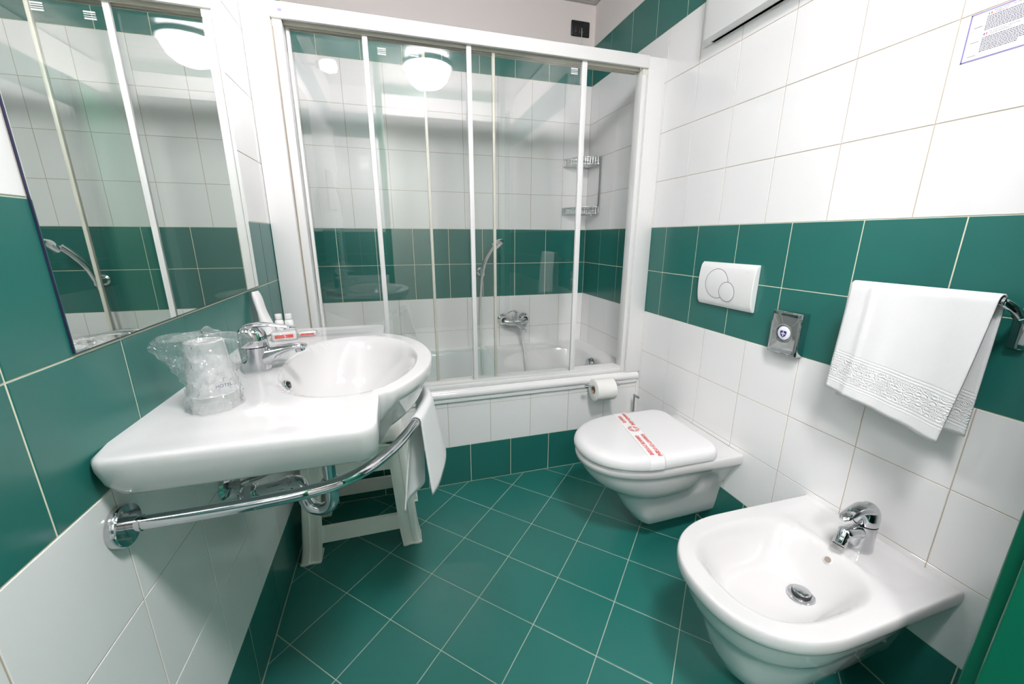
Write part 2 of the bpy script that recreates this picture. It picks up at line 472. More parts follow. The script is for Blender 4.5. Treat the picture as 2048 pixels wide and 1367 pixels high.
# ---------------------------------------------------------------- ceiling fittings
# polished metal slat ceiling with a grey edge profile
yk = D - .022
while yk > Y0:
    ya_ = max(yk - .096, Y0)
    v, f = boxg((.001, ya_, H - .006), (W - .001, yk, H), .0015, 1); mobj('slat', v, f, 'ceiling', ceiling, smooth=False)
    yk -= .100
for nm, a, b2 in (('trim_3', (.0005, D - .022, H - .012), (W - .0005, D - .0005, H)), ('trim_4', (W - .022, Y0, H - .012), (W - .0005, D - .022, H)), ('trim_5', (.0005, Y0, H - .012), (.022, D - .022, H))):
    v, f = boxg(a, b2, .002, 1); tag(mobj(nm, v, f, 'grey'), kind='structure')
g = empty('ceiling_lamp', CEIL_DOME, label='round white glass dome lamp on the ceiling, seen reflected in the shower glass', category='lamp')
v, f = latheg([(0.001, -.165), (.05, -.161), (.10, -.142), (.138, -.108), (.161, -.062), (.17, -.022), (.17, -.008), (0.0, -.008)], 40); mobj('glass_dome', v, f, 'lampglass', g)
v, f = latheg([(0, -.004), (.186, -.006), (.186, -.024), (.176, -.026), (.176, -.008)], 40); mobj('base_ring', v, f, 'white_plastic', g)

# ---------------------------------------------------------------- mirror and its lamp
g = empty('wall_mirror', (0.004, 1.04, 1.004), label='large frameless rectangular mirror above the washbasin', category='mirror')
v, f = boxg((0.0005, .648, 1.0045), (.0030, 1.43, 1.93)); o = part(mobj('backing', v, f, 'mirror_edge', smooth=False), g)
v, f = boxg((0.0030, .6485, 1.0055), (.0040, 1.4295, 1.9285)); o = part(mobj('silvered_plate', v, f, 'mirror', smooth=False), g)
g = empty('mirror_lamp', (0.0, 1.06, 2.06), label='chrome bar lamp with three glass heads above the mirror', category='lamp')
mb = MB().box((0, .72, 2.035), (.03, 1.40, 2.075), bev=.005); part(mb.make('bar', 'chrome'), g)
for yy in (.82, 1.24):
    mb = MB().tube([(.03, yy, 2.055), (.09, yy, 2.055)], .007).tube([(.09, yy, 2.055), (.11, yy, 2.055)], .02)
    part(mb.make('arm', 'chrome'), g)
    v, f = latheg([(.018, 0), (.028, .02), (.032, .05), (.026, .08), (0, .088)], 20); o = mobj('bulb_glass', v, f, 'bulbglass')
    o.data.transform(frame((.11, yy, 2.055), (1, 0, 0))); part(o, g)

# ---------------------------------------------------------------- washbasin
def d_outline(xw, xf, xt, w, yc, e=2.0, ns=14, nc=60, sign=1, w_wall=None):
    """outline that starts straight at a wall x=xw and closes in a rounded front at x=xf"""
    P = []
    ww = w_wall if w_wall is not None else w
    for i in range(ns):
        t = i / ns; x = xw + (xt - xw) * t; P.append((x, yc - (ww + (w - ww) * (t * t * (3 - 2 * t)))))
    for i in range(nc + 1):
        a = -pi / 2 + pi * i / nc
        cx, sy = cos(a), sin(a)
        P.append((xt + (xf - xt) * abs(cx) ** (2 / e), yc + w * math.copysign(abs(sy) ** (2 / e), sy)))
    for i in range(ns):
        t = 1 - (i + 1) / ns; x = xw + (xt - xw) * t; P.append((x, yc + (ww + (w - ww) * (t * t * (3 - 2 * t)))))
    return P
BZ = 0.866
g = empty('washbasin', (0.2, 1.01, BZ), label='wide white ceramic washbasin on the wall under the mirror', category='washbasin')
# plan outline, counter clockwise, symmetrical about y = YB
YB = 1.01
half = []
half += [(0.0, .380), (.003, .391), (.010, .400), (.020, .4045)]
for k in range(1, 12): half.append((.020 + k * .325 / 12, .405))
for k in range(9):
    a = k / 8 * pi / 2; half.append((.345 + .028 * sin(a), .377 + .028 * cos(a)))
for k in range(1, 7): half.append((.373, .377 - k * (.377 - .262) / 6.4))
for k in range(6):  # hollow fillet where the wing meets the bowl
    a = k / 5; half.append((.373 + .005 * a * a + .017 * a ** 3, .266 - .020 * a))
x0c, aE, bE = .20, .296, .33
for k in range(1, 31):
    y = .242 * cos(k / 30 * pi / 2)
    half.append((x0c + aE * math.sqrt(max(0, 1 - (y / bE) ** 2)), y))
near = [(x, YB - y) for x, y in half]          # from wall near end to apex
far = [(x, YB + y) for x, y in reversed(half)][1:]
wallpts = [(0.0, YB + .380 - .76 * k / 30) for k in range(1, 30)]
outline = near[1:] + far + wallpts
C0 = Vector((.27, YB))
def sm(t): t = max(0, min(1, t)); return t * t * (3 - 2 * t)
def lerp0(a, b2, t): return a + (b2 - a) * t
def basin_top(x, y):
    dx, dy = (x - .302) / (.158 if x > .302 else .148), (y - 1.0) / .243
    r = math.sqrt(dx * dx + dy * dy)
    z = 0.0
    if r < 1:
        wl = sm(-dx * 1.15); z -= .136 * (1 - r ** lerp0(2.1, 5.0, wl)) ** lerp0(1.5, 1.0, wl)
    # the wings are dished a little, with a soft raised edge
    ay = abs(y - YB)
    if ay > .25: z -= .0022 * sm((ay - .25) / .06) * sm((.400 - ay) / .05) * sm((.368 - x) / .07) * sm((x - .004) / .04)
    return BZ + z
rings = []
NR = 120
for i in range(1, NR + 1):
    s = i / NR
    rings.append([(C0.x + s * .975 * (x - C0.x) if x > .001 else C0.x - s * C0.x * 1.0, C0.y + s * .975 * (y - C0.y)) for x, y in outline])
top = [[(x, y, basin_top(x, y)) for x, y in r] for r in rings]
def ring3(k, zfun):
    out = []
    for x, y in outline:
        px = C0.x + k * (x - C0.x) if x > .001 else 0.0
        py = C0.y + k * (y - C0.y)
        out.append((px, py, zfun(x, y, px, py)))
    return out
def bowlw(x): return sm((x - .372) / .04)
for k, dz in ((.982, .0003), (.990, .0012), (.996, .0036), (1.0, .0085)):
    top.append(ring3(k, lambda x, y, px, py: BZ - dz))
top.append(ring3(.999, lambda x, y, px, py: BZ - .018))
top.append(ring3(.985, lambda x, y, px, py: BZ - (.042 - .012 * bowlw(x))))
top.append(ring3(.962, lambda x, y, px, py: BZ - (.061 - .024 * bowlw(x))))
top.append(ring3(.945, lambda x, y, px, py: BZ - (.0675 - .027 * bowlw(x))))
top.append(ring3(.925, lambda x, y, px, py: BZ - (.0695 - .026 * bowlw(x))))
def under(px, py, lim):
    rx = (px - .25) / (.225 if px > .25 else .20); ry = (py - YB) / .30; r = math.sqrt(rx * rx + ry * ry)
    return lim - (.115 * math.sqrt(max(0, 1 - min(1, r) ** 2.2)))
for k in (.90, .87, .84, .80, .75, .70, .62, .54, .46, .38, .3, .22, .14, .07):
    top.append(ring3(k, lambda x, y, px, py: under(px, py, BZ - (.070 - .024 * bowlw(x)))))
V, Fc = loft(top, True, True)
body = part(mobj('basin_body', V, Fc, 'ceramic', angle=60), g)
# overflow ring on the back slope of the bowl
def lathe_at(name, prof, T, mt, g, n=28):
    v, f = latheg(prof, n); o = mobj(name, v, f, mt); o.data.transform(T)
    return part(o, g) if g else o
ox, oy, h_ = .1665, .940, .002
ovn = Vector((.86, -.22, .38)).normalized() if True else Vector((-(basin_top(ox + h_, oy) - basin_top(ox - h_, oy)) / (2 * h_), -(basin_top(ox, oy + h_) - basin_top(ox, oy - h_)) / (2 * h_), 1)).normalized()
op = Vector((ox, oy, basin_top(ox, oy))) + ovn * .0030
T = frame(op, ovn)
lathe_at('overflow_ring', [(.0072, .001), (.0078, .0040), (.0100, .0045), (.0118, .0030), (.012, -.004)], T, 'chrome', g)
lathe_at('overflow_hole', [(0, .0022), (.0080, .0022)], T, 'dark', g)
zc = basin_top(.27, .99)
lathe_at('waste', [(0, .006), (.017, .005), (.020, .002), (.022, .003), (.030, .002), (.031, -.001)], frame((.27, .99, zc), (0, 0, 1)), 'chrome', g)

# ---------------------------------------------------------------- mixers
def mixer(g, origin, dirx, bidet=False, scale=(1, 1, 1)):
    T = Matrix.Translation(origin) @ Matrix.Diagonal((*scale, 1)) @ Matrix(((dirx, 0, 0, 0), (0, dirx, 0, 0), (0, 0, 1, 0), (0, 0, 0, 1)))
    def ell(z, rx, ry, cx=0.0, n=36): return [(cx + rx * cos(2 * pi * j / n), ry * sin(2 * pi * j / n), z) for j in range(n)]
    if not bidet:
        R = [ell(0, .0285, .0245), ell(.002, .0295, .0255), ell(.006, .0288, .025), ell(.02, .0282, .0245, 0), ell(.035, .0285, .0242, 0), ell(.048, .0292, .0245, 0), ell(.056, .0295, .0248, 0)]
        v, f = loft(R); o = mobj('body', v, f, 'chrome', angle=50); o.data.transform(T); part(o, g)
        R = [ell(.057, .0275, .0232, 0), ell(.0585, .0292, .0246, 0), ell(.075, .0285, .0242, 0), ell(.088, .0262, .0228, -.001), ell(.097, .0205, .0190, -.002), ell(.1025, .012, .012, -.003), ell(.1045, .003, .003, -.003)]
        v, f = loft(R); o = mobj('cap', v, f, 'chrome', angle=50); o.data.transform(T); part(o, g)
        sp = [(0, 0, .027), (.016, 0, .0305), (.031, 0, .0365), (.047, 0, .0430), (.065, 0, .0480), (.083, 0, .0510), (.098, 0, .0508), (.105, 0, .0485)]
        rr = [(.019, .022), (.019, .0235), (.0178, .0185), (.0165, .0125), (.016, .0092), (.0158, .0076), (.014, .006), (.007, .003)]
        v, f = tubeg(sp, rr, 24, True, 5, up=(0, 0, 1)); o = mobj('spout', v, f, 'chrome', angle=50); o.data.transform(T); part(o, g)
        v, f = latheg([(0, -.0125), (.0085, -.0125), (.0105, -.011), (.0105, .002)], 24); o = mobj('aerator', v, f, 'chrome'); o.data.transform(T @ frame((.0885, 0, .0505), (-.25, 0, 1))); part(o, g)
        lv = [(-.022, 0, .084), (-.018, 0, .0935), (-.006, 0, .1015), (.012, 0, .1045), (.032, 0, .1035), (.055, 0, .0995), (.074, 0, .0965), (.087, 0, .0950)]
        rr = [(.013, .005), (.017, .006), (.0175, .006), (.0155, .0050), (.0130, .0036), (.0125, .003), (.0125, .0028), (.007, .0018)]
        v, f = tubeg(lv, rr, 24, True, 5, up=(-1, 0, 0)); o = mobj('lever', v, f, 'chrome', angle=50); o.data.transform(T); part(o, g)
    else:
        R = [ell(0, .030, .0255), ell(.002, .031, .0265), ell(.008, .0300, .0258), ell(.025, .0278, .0245, -.001), ell(.045, .0270, .0240, -.002), ell(.062, .0268, .0240, -.003)]
        v, f = loft(R); o = mobj('body', v, f, 'chrome', angle=50); o.data.transform(T); part(o, g)
        R = [ell(.0635, .0255, .0228, -.003), ell(.0650, .0268, .0240, -.003), ell(.080, .0268, .0240, -.003), ell(.094, .0245, .0225, -.002), ell(.105, .019, .018, 0), ell(.112, .011, .011, .002), ell(.1145, .003, .003, .003)]
        v, f = loft(R); o = mobj('cap', v, f, 'chrome', angle=50); o.data.transform(T); part(o, g)
        lv = [(-.012, 0, .088), (.004, 0, .099), (.022, 0, .104), (.042, 0, .104), (.062, 0, .100), (.080, 0, .0935), (.090, 0, .0885)]
        rr = [(.018, .012), (.020, .014), (.019, .0115), (.0165, .0080), (.0145, .0062), (.0125, .0050), (.006, .003)]
        v, f = tubeg(lv, rr, 24, True, 5, up=(0, 0, 1)); o = mobj('lever', v, f, 'chrome', angle=50); o.data.transform(T); part(o, g)
        sp = [(-.002, 0, .036), (.022, 0, .047), (.048, 0, .052), (.066, 0, .052), (.074, 0, .050)]
        rr = [(.017, .022), (.0165, .016), (.0165, .0125), (.0165, .012), (.010, .008)]
        v, f = tubeg(sp, rr, 24, True, 4, up=(0, 0, 1)); o = mobj('spout', v, f, 'chrome', angle=50); o.data.transform(T); part(o, g)
        A = T @ frame((.068, 0, .050), (.62, .12, -.78))
        v, f = latheg([(0, -.008), (.012, -.006), (.0135, .004), (.0125, .012), (.0140, .013), (.0140, .026), (.0130, .0285), (.0120, .029)], 28)
        o = mobj('ball_joint', v, f, 'chrome'); o.data.transform(A); part(o, g)
        v, f = latheg([(0, .0275), (.0122, .0275)], 28); o = mobj('aerator', v, f, 'aerator'); o.data.transform(A); part(o, g)
        v, f = tubeg([(-.030, 0, .012), (-.050, 0, .016), (-.056, 0, .016)], .0022, 8); o = mobj('pull_rod', v, f, 'chrome'); o.data.transform(T); part(o, g)
g = empty('basin_tap', (.1, .985, BZ), label='chrome single lever tap on the washbasin', category='tap')
mixer(g, Vector((.1085, .970, BZ - .0008)), 1, False)

# ---------------------------------------------------------------- drain and valve under the basin
g = empty('drain_trap', (.22, 1.02, .5), label='chrome drain pipe with curved trap under the washbasin', category='pipe')
part(MB().tube([(.222, .99, .70), (.222, .99, .545)], .0155, 24).make('down_pipe', 'chrome'), g)
mb = MB().lathe([(.0175, -.014), (.0225, -.013), (.0235, -.010), (.0235, .006), (.021, .010), (.0165, .012)], 12, frame((.222, .99, .548), (0, 0, 1)))
part(mb.make('nut', 'chrome', angle=20), g)
part(MB().tube([(.222, .99, .55), (.222, .99, .505), (.213, .997, .476), (.190, 1.005, .462), (.163, 1.010, .474), (.152, 1.014, .500), (.150, 1.02, .520), (.138, 1.03, .536), (.115, 1.04, .533)], .0165, 20, True, 6).make('bend', 'chrome', angle=60), g)
part(MB().tube([(.117, 1.04, .532), (.02, 1.055, .512), (0.003, 1.057, .509)], .0135, 20).make('wall_pipe', 'chrome'), g)
mb = MB().lathe([(.016, -.010), (.0205, -.008), (.0205, .008), (.016, .010)], 6, frame((.113, 1.041, .531), (1, -.15, .2))); part(mb.make('nut', 'chrome', smooth=False), g)
mb = MB().lathe([(.036, 0), (.036, .004), (.030, .010), (.024, .012), (.023, .030), (.018, .036), (.0135, .038)], 36, frame((0.0, 1.057, .509), (1, -.13, .17))); part(mb.make('wall_flange', 'chrome'), g)
g = empty('angle_valve', (0, .965, .593), label='chrome wall valve with braided hose under the washbasin', category='valve')
mb = MB().lathe([(.031, 0), (.031, .002), (.026, .009), (.014, .013), (.010, .014)], 36, frame((0, .965, .593), (1, 0, 0))); part(mb.make('wall_flange', 'chrome'), g)
mb = MB().tube([(.01, .965, .593), (.034, .965, .593)], .0085).lathe([(.008, -.008), (.012, -.008), (.012, .006), (.008, .008)], 6, frame((.030, .965, .593), (1, 0, 0)))
mb.tube([(.034, .965, .593), (.052, .970, .597)], .0065)
part(mb.make('valve_body', 'steel', smooth=False), g)
part(MB().tube([(.05, .970, .596), (.075, .975, .600), (.11, .983, .613), (.140, .995, .640), (.150, 1.0, .69), (.140, 1.0, .78)], .0058, 12, True, 6).make('braided_hose', 'hose'), g)

# ---------------------------------------------------------------- curved rail around the basin
RZL = .742
g = empty('basin_rail', (0, 1.01, RZL), label='curved chrome towel rail around the front of the washbasin', category='towel rail')
hp = [(.012, .640), (.04, .640), (.10, .640), (.17, .643), (.24, .650), (.30, .666), (.348, .702), (.393, .765), (.432, .848), (.460, .93), (.478, 1.01)]
rail_path = hp + [(x - .001, 2 * 1.02 - y) for x, y in reversed(hp[:-1])]
rail3 = [(x, y, RZL) for x, y in rail_path]
part(MB().tube(rail3, .0105, 24, True, 6).make('tube', 'chrome', angle=60), g)
for yy in (.640, 1.40):
    mb = MB().lathe([(.0315, 0), (.0318, .002), (.0318, .011), (.030, .0135), (0.012, .0135)], 48, frame((0, yy, RZL), (1, 0, 0)))
    part(mb.make('wall_flange', 'chrome', angle=40), g)
    mb = MB().tube([(.012, yy, RZL), (.03, yy, RZL)], .0118, 24); part(mb.make('collar', 'chrome'), g)

# white hand towel draped over that rail
rs = catmull([Vector(p) for p in rail3], 8)
def rail_at(y, side=0):
    best = min((p for p in rs), key=lambda p: abs(p.y - y)); return best
def lerp(a, b2, t): return a + (b2 - a) * t
P = []
NU, NV = 34, 46
for i in range(NU):
    u = i / (NU - 1); y = lerp(.868, 1.085, u)
    ka = max(q for q in range(len(rs) // 2 + 8) if rs[q].y <= y + 1e-6); kb = ka + 1
    tt = (y - rs[ka].y) / max(1e-6, rs[kb].y - rs[ka].y); base = rs[ka].lerp(rs[kb], tt)
    nrm = Vector((1, -.32 + .25 * u, 0)).normalized()
    row = []
    Lo = lerp(.194, .184, u)
    Li = lerp(.232, .245, u) - .02 * sin(u * pi)
    for j in range(NV):
        t = j / (NV - 1) * 2 - 1          # -1 inner bottom, +1 outer bottom
        wv = .004 * sin(u * 7 + .6) * abs(t)
        if t >= 0:
            s = max(0, t - .12) / .88
            p = base + nrm * (.0125 + .026 * s * (.6 + u) + wv * s) + Vector((0, .006 * s - .004 * (1 - u) * s, -Lo * s))
        else:
            s = max(0, -t - .12) / .88
            fold = .012 * sin(u * 9 + .5) * s
            p = base - nrm * (.0125 + .022 * s * (1 - .4 * u) + fold) + Vector((0, -.018 * s, -Li * s))
        if abs(t) < .12:
            a = t / .12 * pi / 2; p = base + nrm * (.0125 * sin(a)) + Vector((0, 0, .0125 * cos(a)))
        row.append(p)
    P.append(row)
v, f = gridg(P); o = mobj('hand_towel', v, f, 'towel', recalc=False, angle=80); solid(o, .0035)
tag(o, 'small white hand towel draped over the curved chrome rail', 'towel')

# ---------------------------------------------------------------- things on the basin
def cup(z0, label):
    g = empty('plastic_cup', (.098, .772, z0), label=label, category='cup', group='upside-down plastic cups in the clear bag')
    v, f = latheg([(.0375, 0), (.0382, .0015), (.0375, .003), (.0362, .003), (.0352, .012), (.0285, .088), (.0275, .092), (.024, .0925), (.022, .089), (0, .089)], 48)
    mobj('cup_wall', v, f, 'cup', g, angle=40)
    return g
cup(BZ - .0035, 'lower upside-down clear plastic cup in the bag on the washbasin')
cup(BZ + .027, 'upper upside-down clear plastic cup stacked in the bag on the washbasin')
P = []
NU, NV = 72, 44
for j in range(NV):
    t = j / (NV - 1); z = BZ - .002 + t * .137
    row = []
    for i in range(NU + 1):
        a = 2 * pi * i / NU
        flare = sm((t - .35) / .6)
        rx = .0405 + .002 * sin(t * 14) + .001 * sin(3 * a)
        ears = abs(cos(a)) ** 4
        r = rx - .0015 - .006 * sm((t - .15) / .8) * (1 - ears) + ears * (.042 if cos(a) < 0 else .032) * flare * (1 - .25 * sm((t - .93) / .07))
        thick = 1 - .55 * ears * flare
        cr = .0022 * sin(7 * a + 20 * t) + .0016 * sin(13 * a - 31 * t) + .0012 * sin(23 * a + 47 * t)
        if t > .93: r *= 1 - .22 * (t - .93) / .07 * (1 - ears)
        zz = z - .012 * ears * flare * (1 if t > .7 else t / .7) + .004 * sin(5 * a) * sm((t - .8) / .2)
        row.append((.098 + (r + cr) * cos(a), .772 + (r * thick * .98 + cr) * sin(a) - .006 * cos(a) * flare, zz))
    P.append(row)
# gathered top
for k, q in enumerate((.72, .4, .12)):
    row = []
    for i in range(NU + 1):
        x, y, z = P[NV - 1][i]; row.append((.098 + (x - .098) * q, .772 + (y - .772) * q, z + .0015 * sin(i * 1.7 + k) - .001 * k))
    P.append(row)
v, f = gridg(P); o = mobj('plastic_bag', v, f, 'film', recalc=False, angle=25)
tag(o, 'crumpled clear plastic bag around the upside-down cups on the washbasin', 'bag')
text('lettering', 'HOTEL', .0075, frame((.128, .7395, .913), (.35, -.93, .12), (.93, .35, .05)), 'grey_ink', o, 0)

g = empty('paper_sachet', (.03, 1.355, BZ), label='tall white paper sachet leaning on the green wall behind the tap', category='sachet')
T = frame((.036, 1.352, BZ + .001), (-.185, .05, 1), (0, 1, -.05))
R = []
for k in range(13):
    t = k / 12; th = .012 * (1 - t) ** .5 + .003 + .002 * sin(t * 9); wd = .031 - .004 * t
    R.append([T @ Vector((wd * math.copysign(abs(cos(a)) ** .7, cos(a)), th * math.copysign(abs(sin(a)) ** .8, sin(a)), .132 * t)) for a in [2 * pi * i / 20 for i in range(20)]])
v, f = loft(R); part(mobj('sachet_body', v, f, 'paper', angle=50), g)
def bottle(x, y, label):
    g = empty('mini_bottle', (x, y, BZ), label=label, category='bottle', group='small white bottles on the washbasin')
    v, f = latheg([(0, 0), (.0115, 0), (.0125, .002), (.0125, .030), (.010, .034), (.007, .036), (.007, .038)], 24); mobj('bottle_body', v, f, 'white_plastic', g)
    v, f = latheg([(.0095, .037), (.010, .038), (.010, .052), (.009, .053), (0, .053)], 24); mobj('screw_cap', v, f, 'white_plastic', g)
bottle(.055, 1.395, 'small white bottle with white cap beside the paper sachet')
bottle(.084, 1.39, 'small white bottle with white cap nearest the shower frame')
def soap(x, y, rot, big, label):
    g = empty('wrapped_soap', (x, y, BZ), label=label, category='soap', group='wrapped soap bars behind the tap')
    a, b2, h = (.032, .021, .026) if big else (.025, .015, .014)
    T = Matrix.Translation((x, y, BZ - .0005)) @ Matrix.Rotation(rot, 4, 'Z')
    v, f = boxg((-a, -b2, 0), (a, b2, h), .006, 3); o = mobj('soap_block', v, f, 'ceramic'); o.data.transform(T); part(o, g)
    v, f = boxg((-a * .7, -b2 - .0006, h * .35), (a * .75, b2 + .0006, h * .72), .0003, 1); o = mobj('printed_stripe', v, f, 'red'); o.data.transform(T); part(o, g)
    P = []
    for j in range(9):
        t = j / 8; row = []
        for i in range(37):
            an = 2 * pi * i / 36; q = 1.16 + .10 * sin(5 * an + 9 * t) + .08 * sin(9 * an + j); hh = h * 1.25
            s = math.sqrt(max(0.02, 1 - (t * .98) ** 3))
            row.append((a * q * s * math.copysign(abs(cos(an)) ** .6, cos(an)), b2 * q * s * math.copysign(abs(sin(an)) ** .6, sin(an)), .0005 + hh * t))
        P.append(row)
    v, f = gridg(P); o = mobj('wrapper', v, f, 'film', recalc=False, angle=20); o.data.transform(T); part(o, g)
soap(.098, 1.262, .15, True, 'thick soap bar in clear wrapper with red print behind the tap')
soap(.152, 1.298, .1, False, 'flat soap bar in clear wrapper with red print near the basin corner')

# ---------------------------------------------------------------- white plastic stool
g = empty('plastic_stool', (.23, 1.5, 0), label='white plastic step stool with arched legs standing under the washbasin', category='stool')
SX0, SX1, SY0, SY1, SH = .022, .442, 1.352, 1.672, .452
ins = .036
v, f = boxg((SX0 + ins, SY0 + ins, SH - .028), (SX1 - ins, SY1 - ins, SH), .012, 4); part(mobj('seat', v, f, 'stool'), g)
v, f = boxg((SX0 + ins - .004, SY0 + ins - .004, SH - .040), (SX1 - ins + .004, SY1 - ins + .004, SH - .030), .003, 2); part(mobj('seat_rim', v, f, 'stool'), g)
def yfront(z): return SY0 + ins * z / SH
def stool_side(p0, p1, inward, name):
    """apron with arched underside and a low cross bar between two leg tops; p0,p1 at floor (outer), inward unit vector"""
    p0 = Vector(p0); p1 = Vector(p1); inw = Vector(inward); L = (p1 - p0).length; d = (p1 - p0).normalized()
    def pt(s, z, off=0.0):
        k = ins * z / SH
        return p0 + d * (s) + inw * (k + off) + Vector((0, 0, z))
    # apron
    n = 24; topz = SH - .034; V = []; 
    for off in (0.010, .016):
        for i in range(n + 1):
            t = i / n; s0 = ins + .030; s = lerp(s0, L - s0, t)
            e = min(t, 1 - t) * (L - 2 * s0)
            zb = .318 if e > .035 else .318 - .035 * (1 - math.sqrt(max(0, 1 - (1 - e / .035) ** 2)))
            V += [pt(s, zb, off), pt(s, topz, off)]
    Fc = []
    m2 = 2 * (n + 1)
    for i in range(n):
        a = 2 * i
        Fc += [(a, a + 2, a + 3, a + 1), (m2 + a, m2 + a + 1, m2 + a + 3, m2 + a + 2), (a, m2 + a, m2 + a + 2, a + 2)]
    part(mobj('apron', V, Fc, 'stool', angle=40), g)
    V = []; n = 30
    for off in (.009, .024):
        for i in range(n + 1):
            t = i / n; s0 = .040; s = lerp(s0, L - s0, t); e = min(s - s0, L - s0 - s)
            fl = .028 * (1 - math.sqrt(max(0, 1 - (1 - min(1, e / .035)) ** 2)))
            V += [pt(s, .068 - fl, off), pt(s, .128 + fl, off)]
    m2 = 2 * (n + 1); Fc = []
    for i in range(n):
        a = 2 * i
        Fc += [(a, a + 2, a + 3, a + 1), (m2 + a, m2 + a + 1, m2 + a + 3, m2 + a + 2), (a, m2 + a, m2 + a + 2, a + 2), (a + 1, a + 3, m2 + a + 3, m2 + a + 1)]
    part(mobj(name, V, Fc, 'stool', angle=40), g)
stool_side((SX0, SY0, 0), (SX1, SY0, 0), (0, 1, 0), 'cross_bar')
stool_side((SX1, SY1, 0), (SX0, SY1, 0), (0, -1, 0), 'cross_bar')
stool_side((SX0, SY1, 0), (SX0, SY0, 0), (1, 0, 0), 'cross_bar')
stool_side((SX1, SY0, 0), (SX1, SY1, 0), (-1, 0, 0), 'cross_bar')
for sx in (0, 1):
    for sy in (0, 1):
        cx = SX0 if sx == 0 else SX1; cy = SY0 if sy == 0 else SY1
        dx = 1 if sx == 0 else -1; dy = 1 if sy == 0 else -1
        R = []
        for k in range(15):
            z = .0 + (SH - .030) * k / 14
            q = ins * z / SH; wd = .064 + .004 * (1 - k / 14); th = .012
            fl = .006 * (1 - sm(z / .05))
            # angle section with a round outer corner and a shallow groove on both outer faces
            sec = []
            L0 = []
            for t in (1.0, .86, .80, .62, .44, .38, .25):
                gr = .005 if t in (.62, .44) else 0.0
                L0.append((t * wd, gr))
            a1 = [(u, vv) for u, vv in L0]
            arc = [(wd * .16 * (1 - sin(a)), wd * .16 * (1 - cos(a))) for a in [pi / 2 * i / 5 for i in range(1, 5)]]
            a2 = [(vv, u) for u, vv in reversed(L0)]
            outer = a1 + [(p[0], p[1]) for p in arc] + a2
            inner = [(th, wd), (th + .001, wd * .5), (th + .006, th + .006), (wd * .5, th + .001), (wd, th)]
            if k == 0: pass
            sec = outer + inner
            R.append([(cx + dx * (q - fl + u), cy + dy * (q - fl + vv), z) for u, vv in sec])
        v, f = loft(R); o = part(mobj('leg', v, f, 'stool', angle=40), g)
        v, f = boxg((min(cx - dx * .006, cx + dx * .066), min(cy - dy * .006, cy + dy * .066), 0), (max(cx - dx * .006, cx + dx * .066), max(cy - dy * .006, cy + dy * .066), .010), .004, 3)
        o2 = mobj('foot', v, f, 'stool'); o2.parent = o

# ---------------------------------------------------------------- bathtub
g = empty('bathtub', (.8, 2.03, 0), label='white built-in bathtub behind the sliding shower screen', category='bathtub')
TZ = .487
def tub_out(k, z, pad):
    n = 96; P = []
    x0, x1, y0, y1 = pad
    for i in range(n):
        a = 2 * pi * i / n; e = 2 / k
        P.append(((x0 + x1) / 2 + (x1 - x0) / 2 * math.copysign(abs(cos(a)) ** e, cos(a)), (y0 + y1) / 2 + (y1 - y0) / 2 * math.copysign(abs(sin(a)) ** e, sin(a)), z))
    return P
R = [tub_out(60, .43, (0.001, W - .001, TY - .012, D - .001)), tub_out(60, TZ - .012, (0.001, W - .001, TY - .014, D - .001)), tub_out(60, TZ - .003, (0.001, W - .001, TY - .009, D - .001)), tub_out(60, TZ, (0.001, W - .001, TY - .001, D - .001)),
     tub_out(6, TZ, (.09, W - .085, TY + .075, D - .055)), tub_out(5, TZ - .004, (.10, W - .092, TY + .085, D - .063)), tub_out(4.4, TZ - .02, (.108, W - .098, TY + .092, D - .070)),
     tub_out(4, .36, (.15, W - .110, TY + .105, D - .083)), tub_out(3.6, .22, (.24, W - .130, TY + .125, D - .10)), tub_out(3.2, .15, (.30, W - .155, TY + .15, D - .13)), tub_out(3, .125, (.36, W - .20, TY + .19, D - .17)), tub_out(2.6, .12, (.6, W - .4, TY + .28, D - .26))]
v, f = loft(R, False, True); part(mobj('tub_shell', v, f, 'acrylic', angle=50), g)
# rolled front lip
lip = []
for k in range(9):
    a = -pi / 2 + pi * k / 8; lip.append((TY - .004 - .017 * cos(a), .462 + .0195 * sin(a)))
R = [[(x, y, z) for y, z in lip] + [(x, TY + .01, .4815), (x, TY + .01, .4425)] for x in (.001, W * .25, W * .5, W * .75, W - .009)]
v, f = loft(R); part(mobj('front_lip', v, f, 'acrylic', angle=50), g)
mb = MB().lathe([(0, .032), (.024, .031), (.031, .026), (.033, .018), (.030, .012), (.034, .010), (.036, .004), (.036, 0)], 36, frame((1.478, 1.975, .446), (-1, 0, .10)))
part(mb.make('overflow_knob', 'chrome'), g)

# ---------------------------------------------------------------- shower screen
g = empty('shower_screen', (.8, 1.71, .49), label='white framed shower screen with sliding clear glass panels on the bath rim', category='shower screen')
def sbox(name, a, b2, mt='frame', bev=.003, parent=None):
    v, f = boxg(a, b2, bev, 2); return part(mobj(name, v, f, mt), parent or g)
sbox('side_post', (.001, 1.676, TZ), (.086, 1.745, 1.897))
sbox('side_post', (.090, 1.690, TZ + .002), (.118, 1.742, 1.850), bev=.005)
sbox('gasket', (.086, 1.694, TZ + .002), (.0905, 1.738, 1.850), 'gasket', 0)
sbox('corner_joint', (.0895, 1.6895, 1.825), (.1175, 1.741, 1.848), 'frame_old', 0)
sbox('side_post', (1.516, 1.682, TZ), (W - .0005, 1.745, 1.893))
sbox('side_post', (1.492, 1.692, TZ + .002), (1.515, 1.742, 1.850), bev=.005)
sbox('corner_joint', (1.4925, 1.6915, 1.825), (1.5155, 1.741, 1.848), 'frame_old', 0)
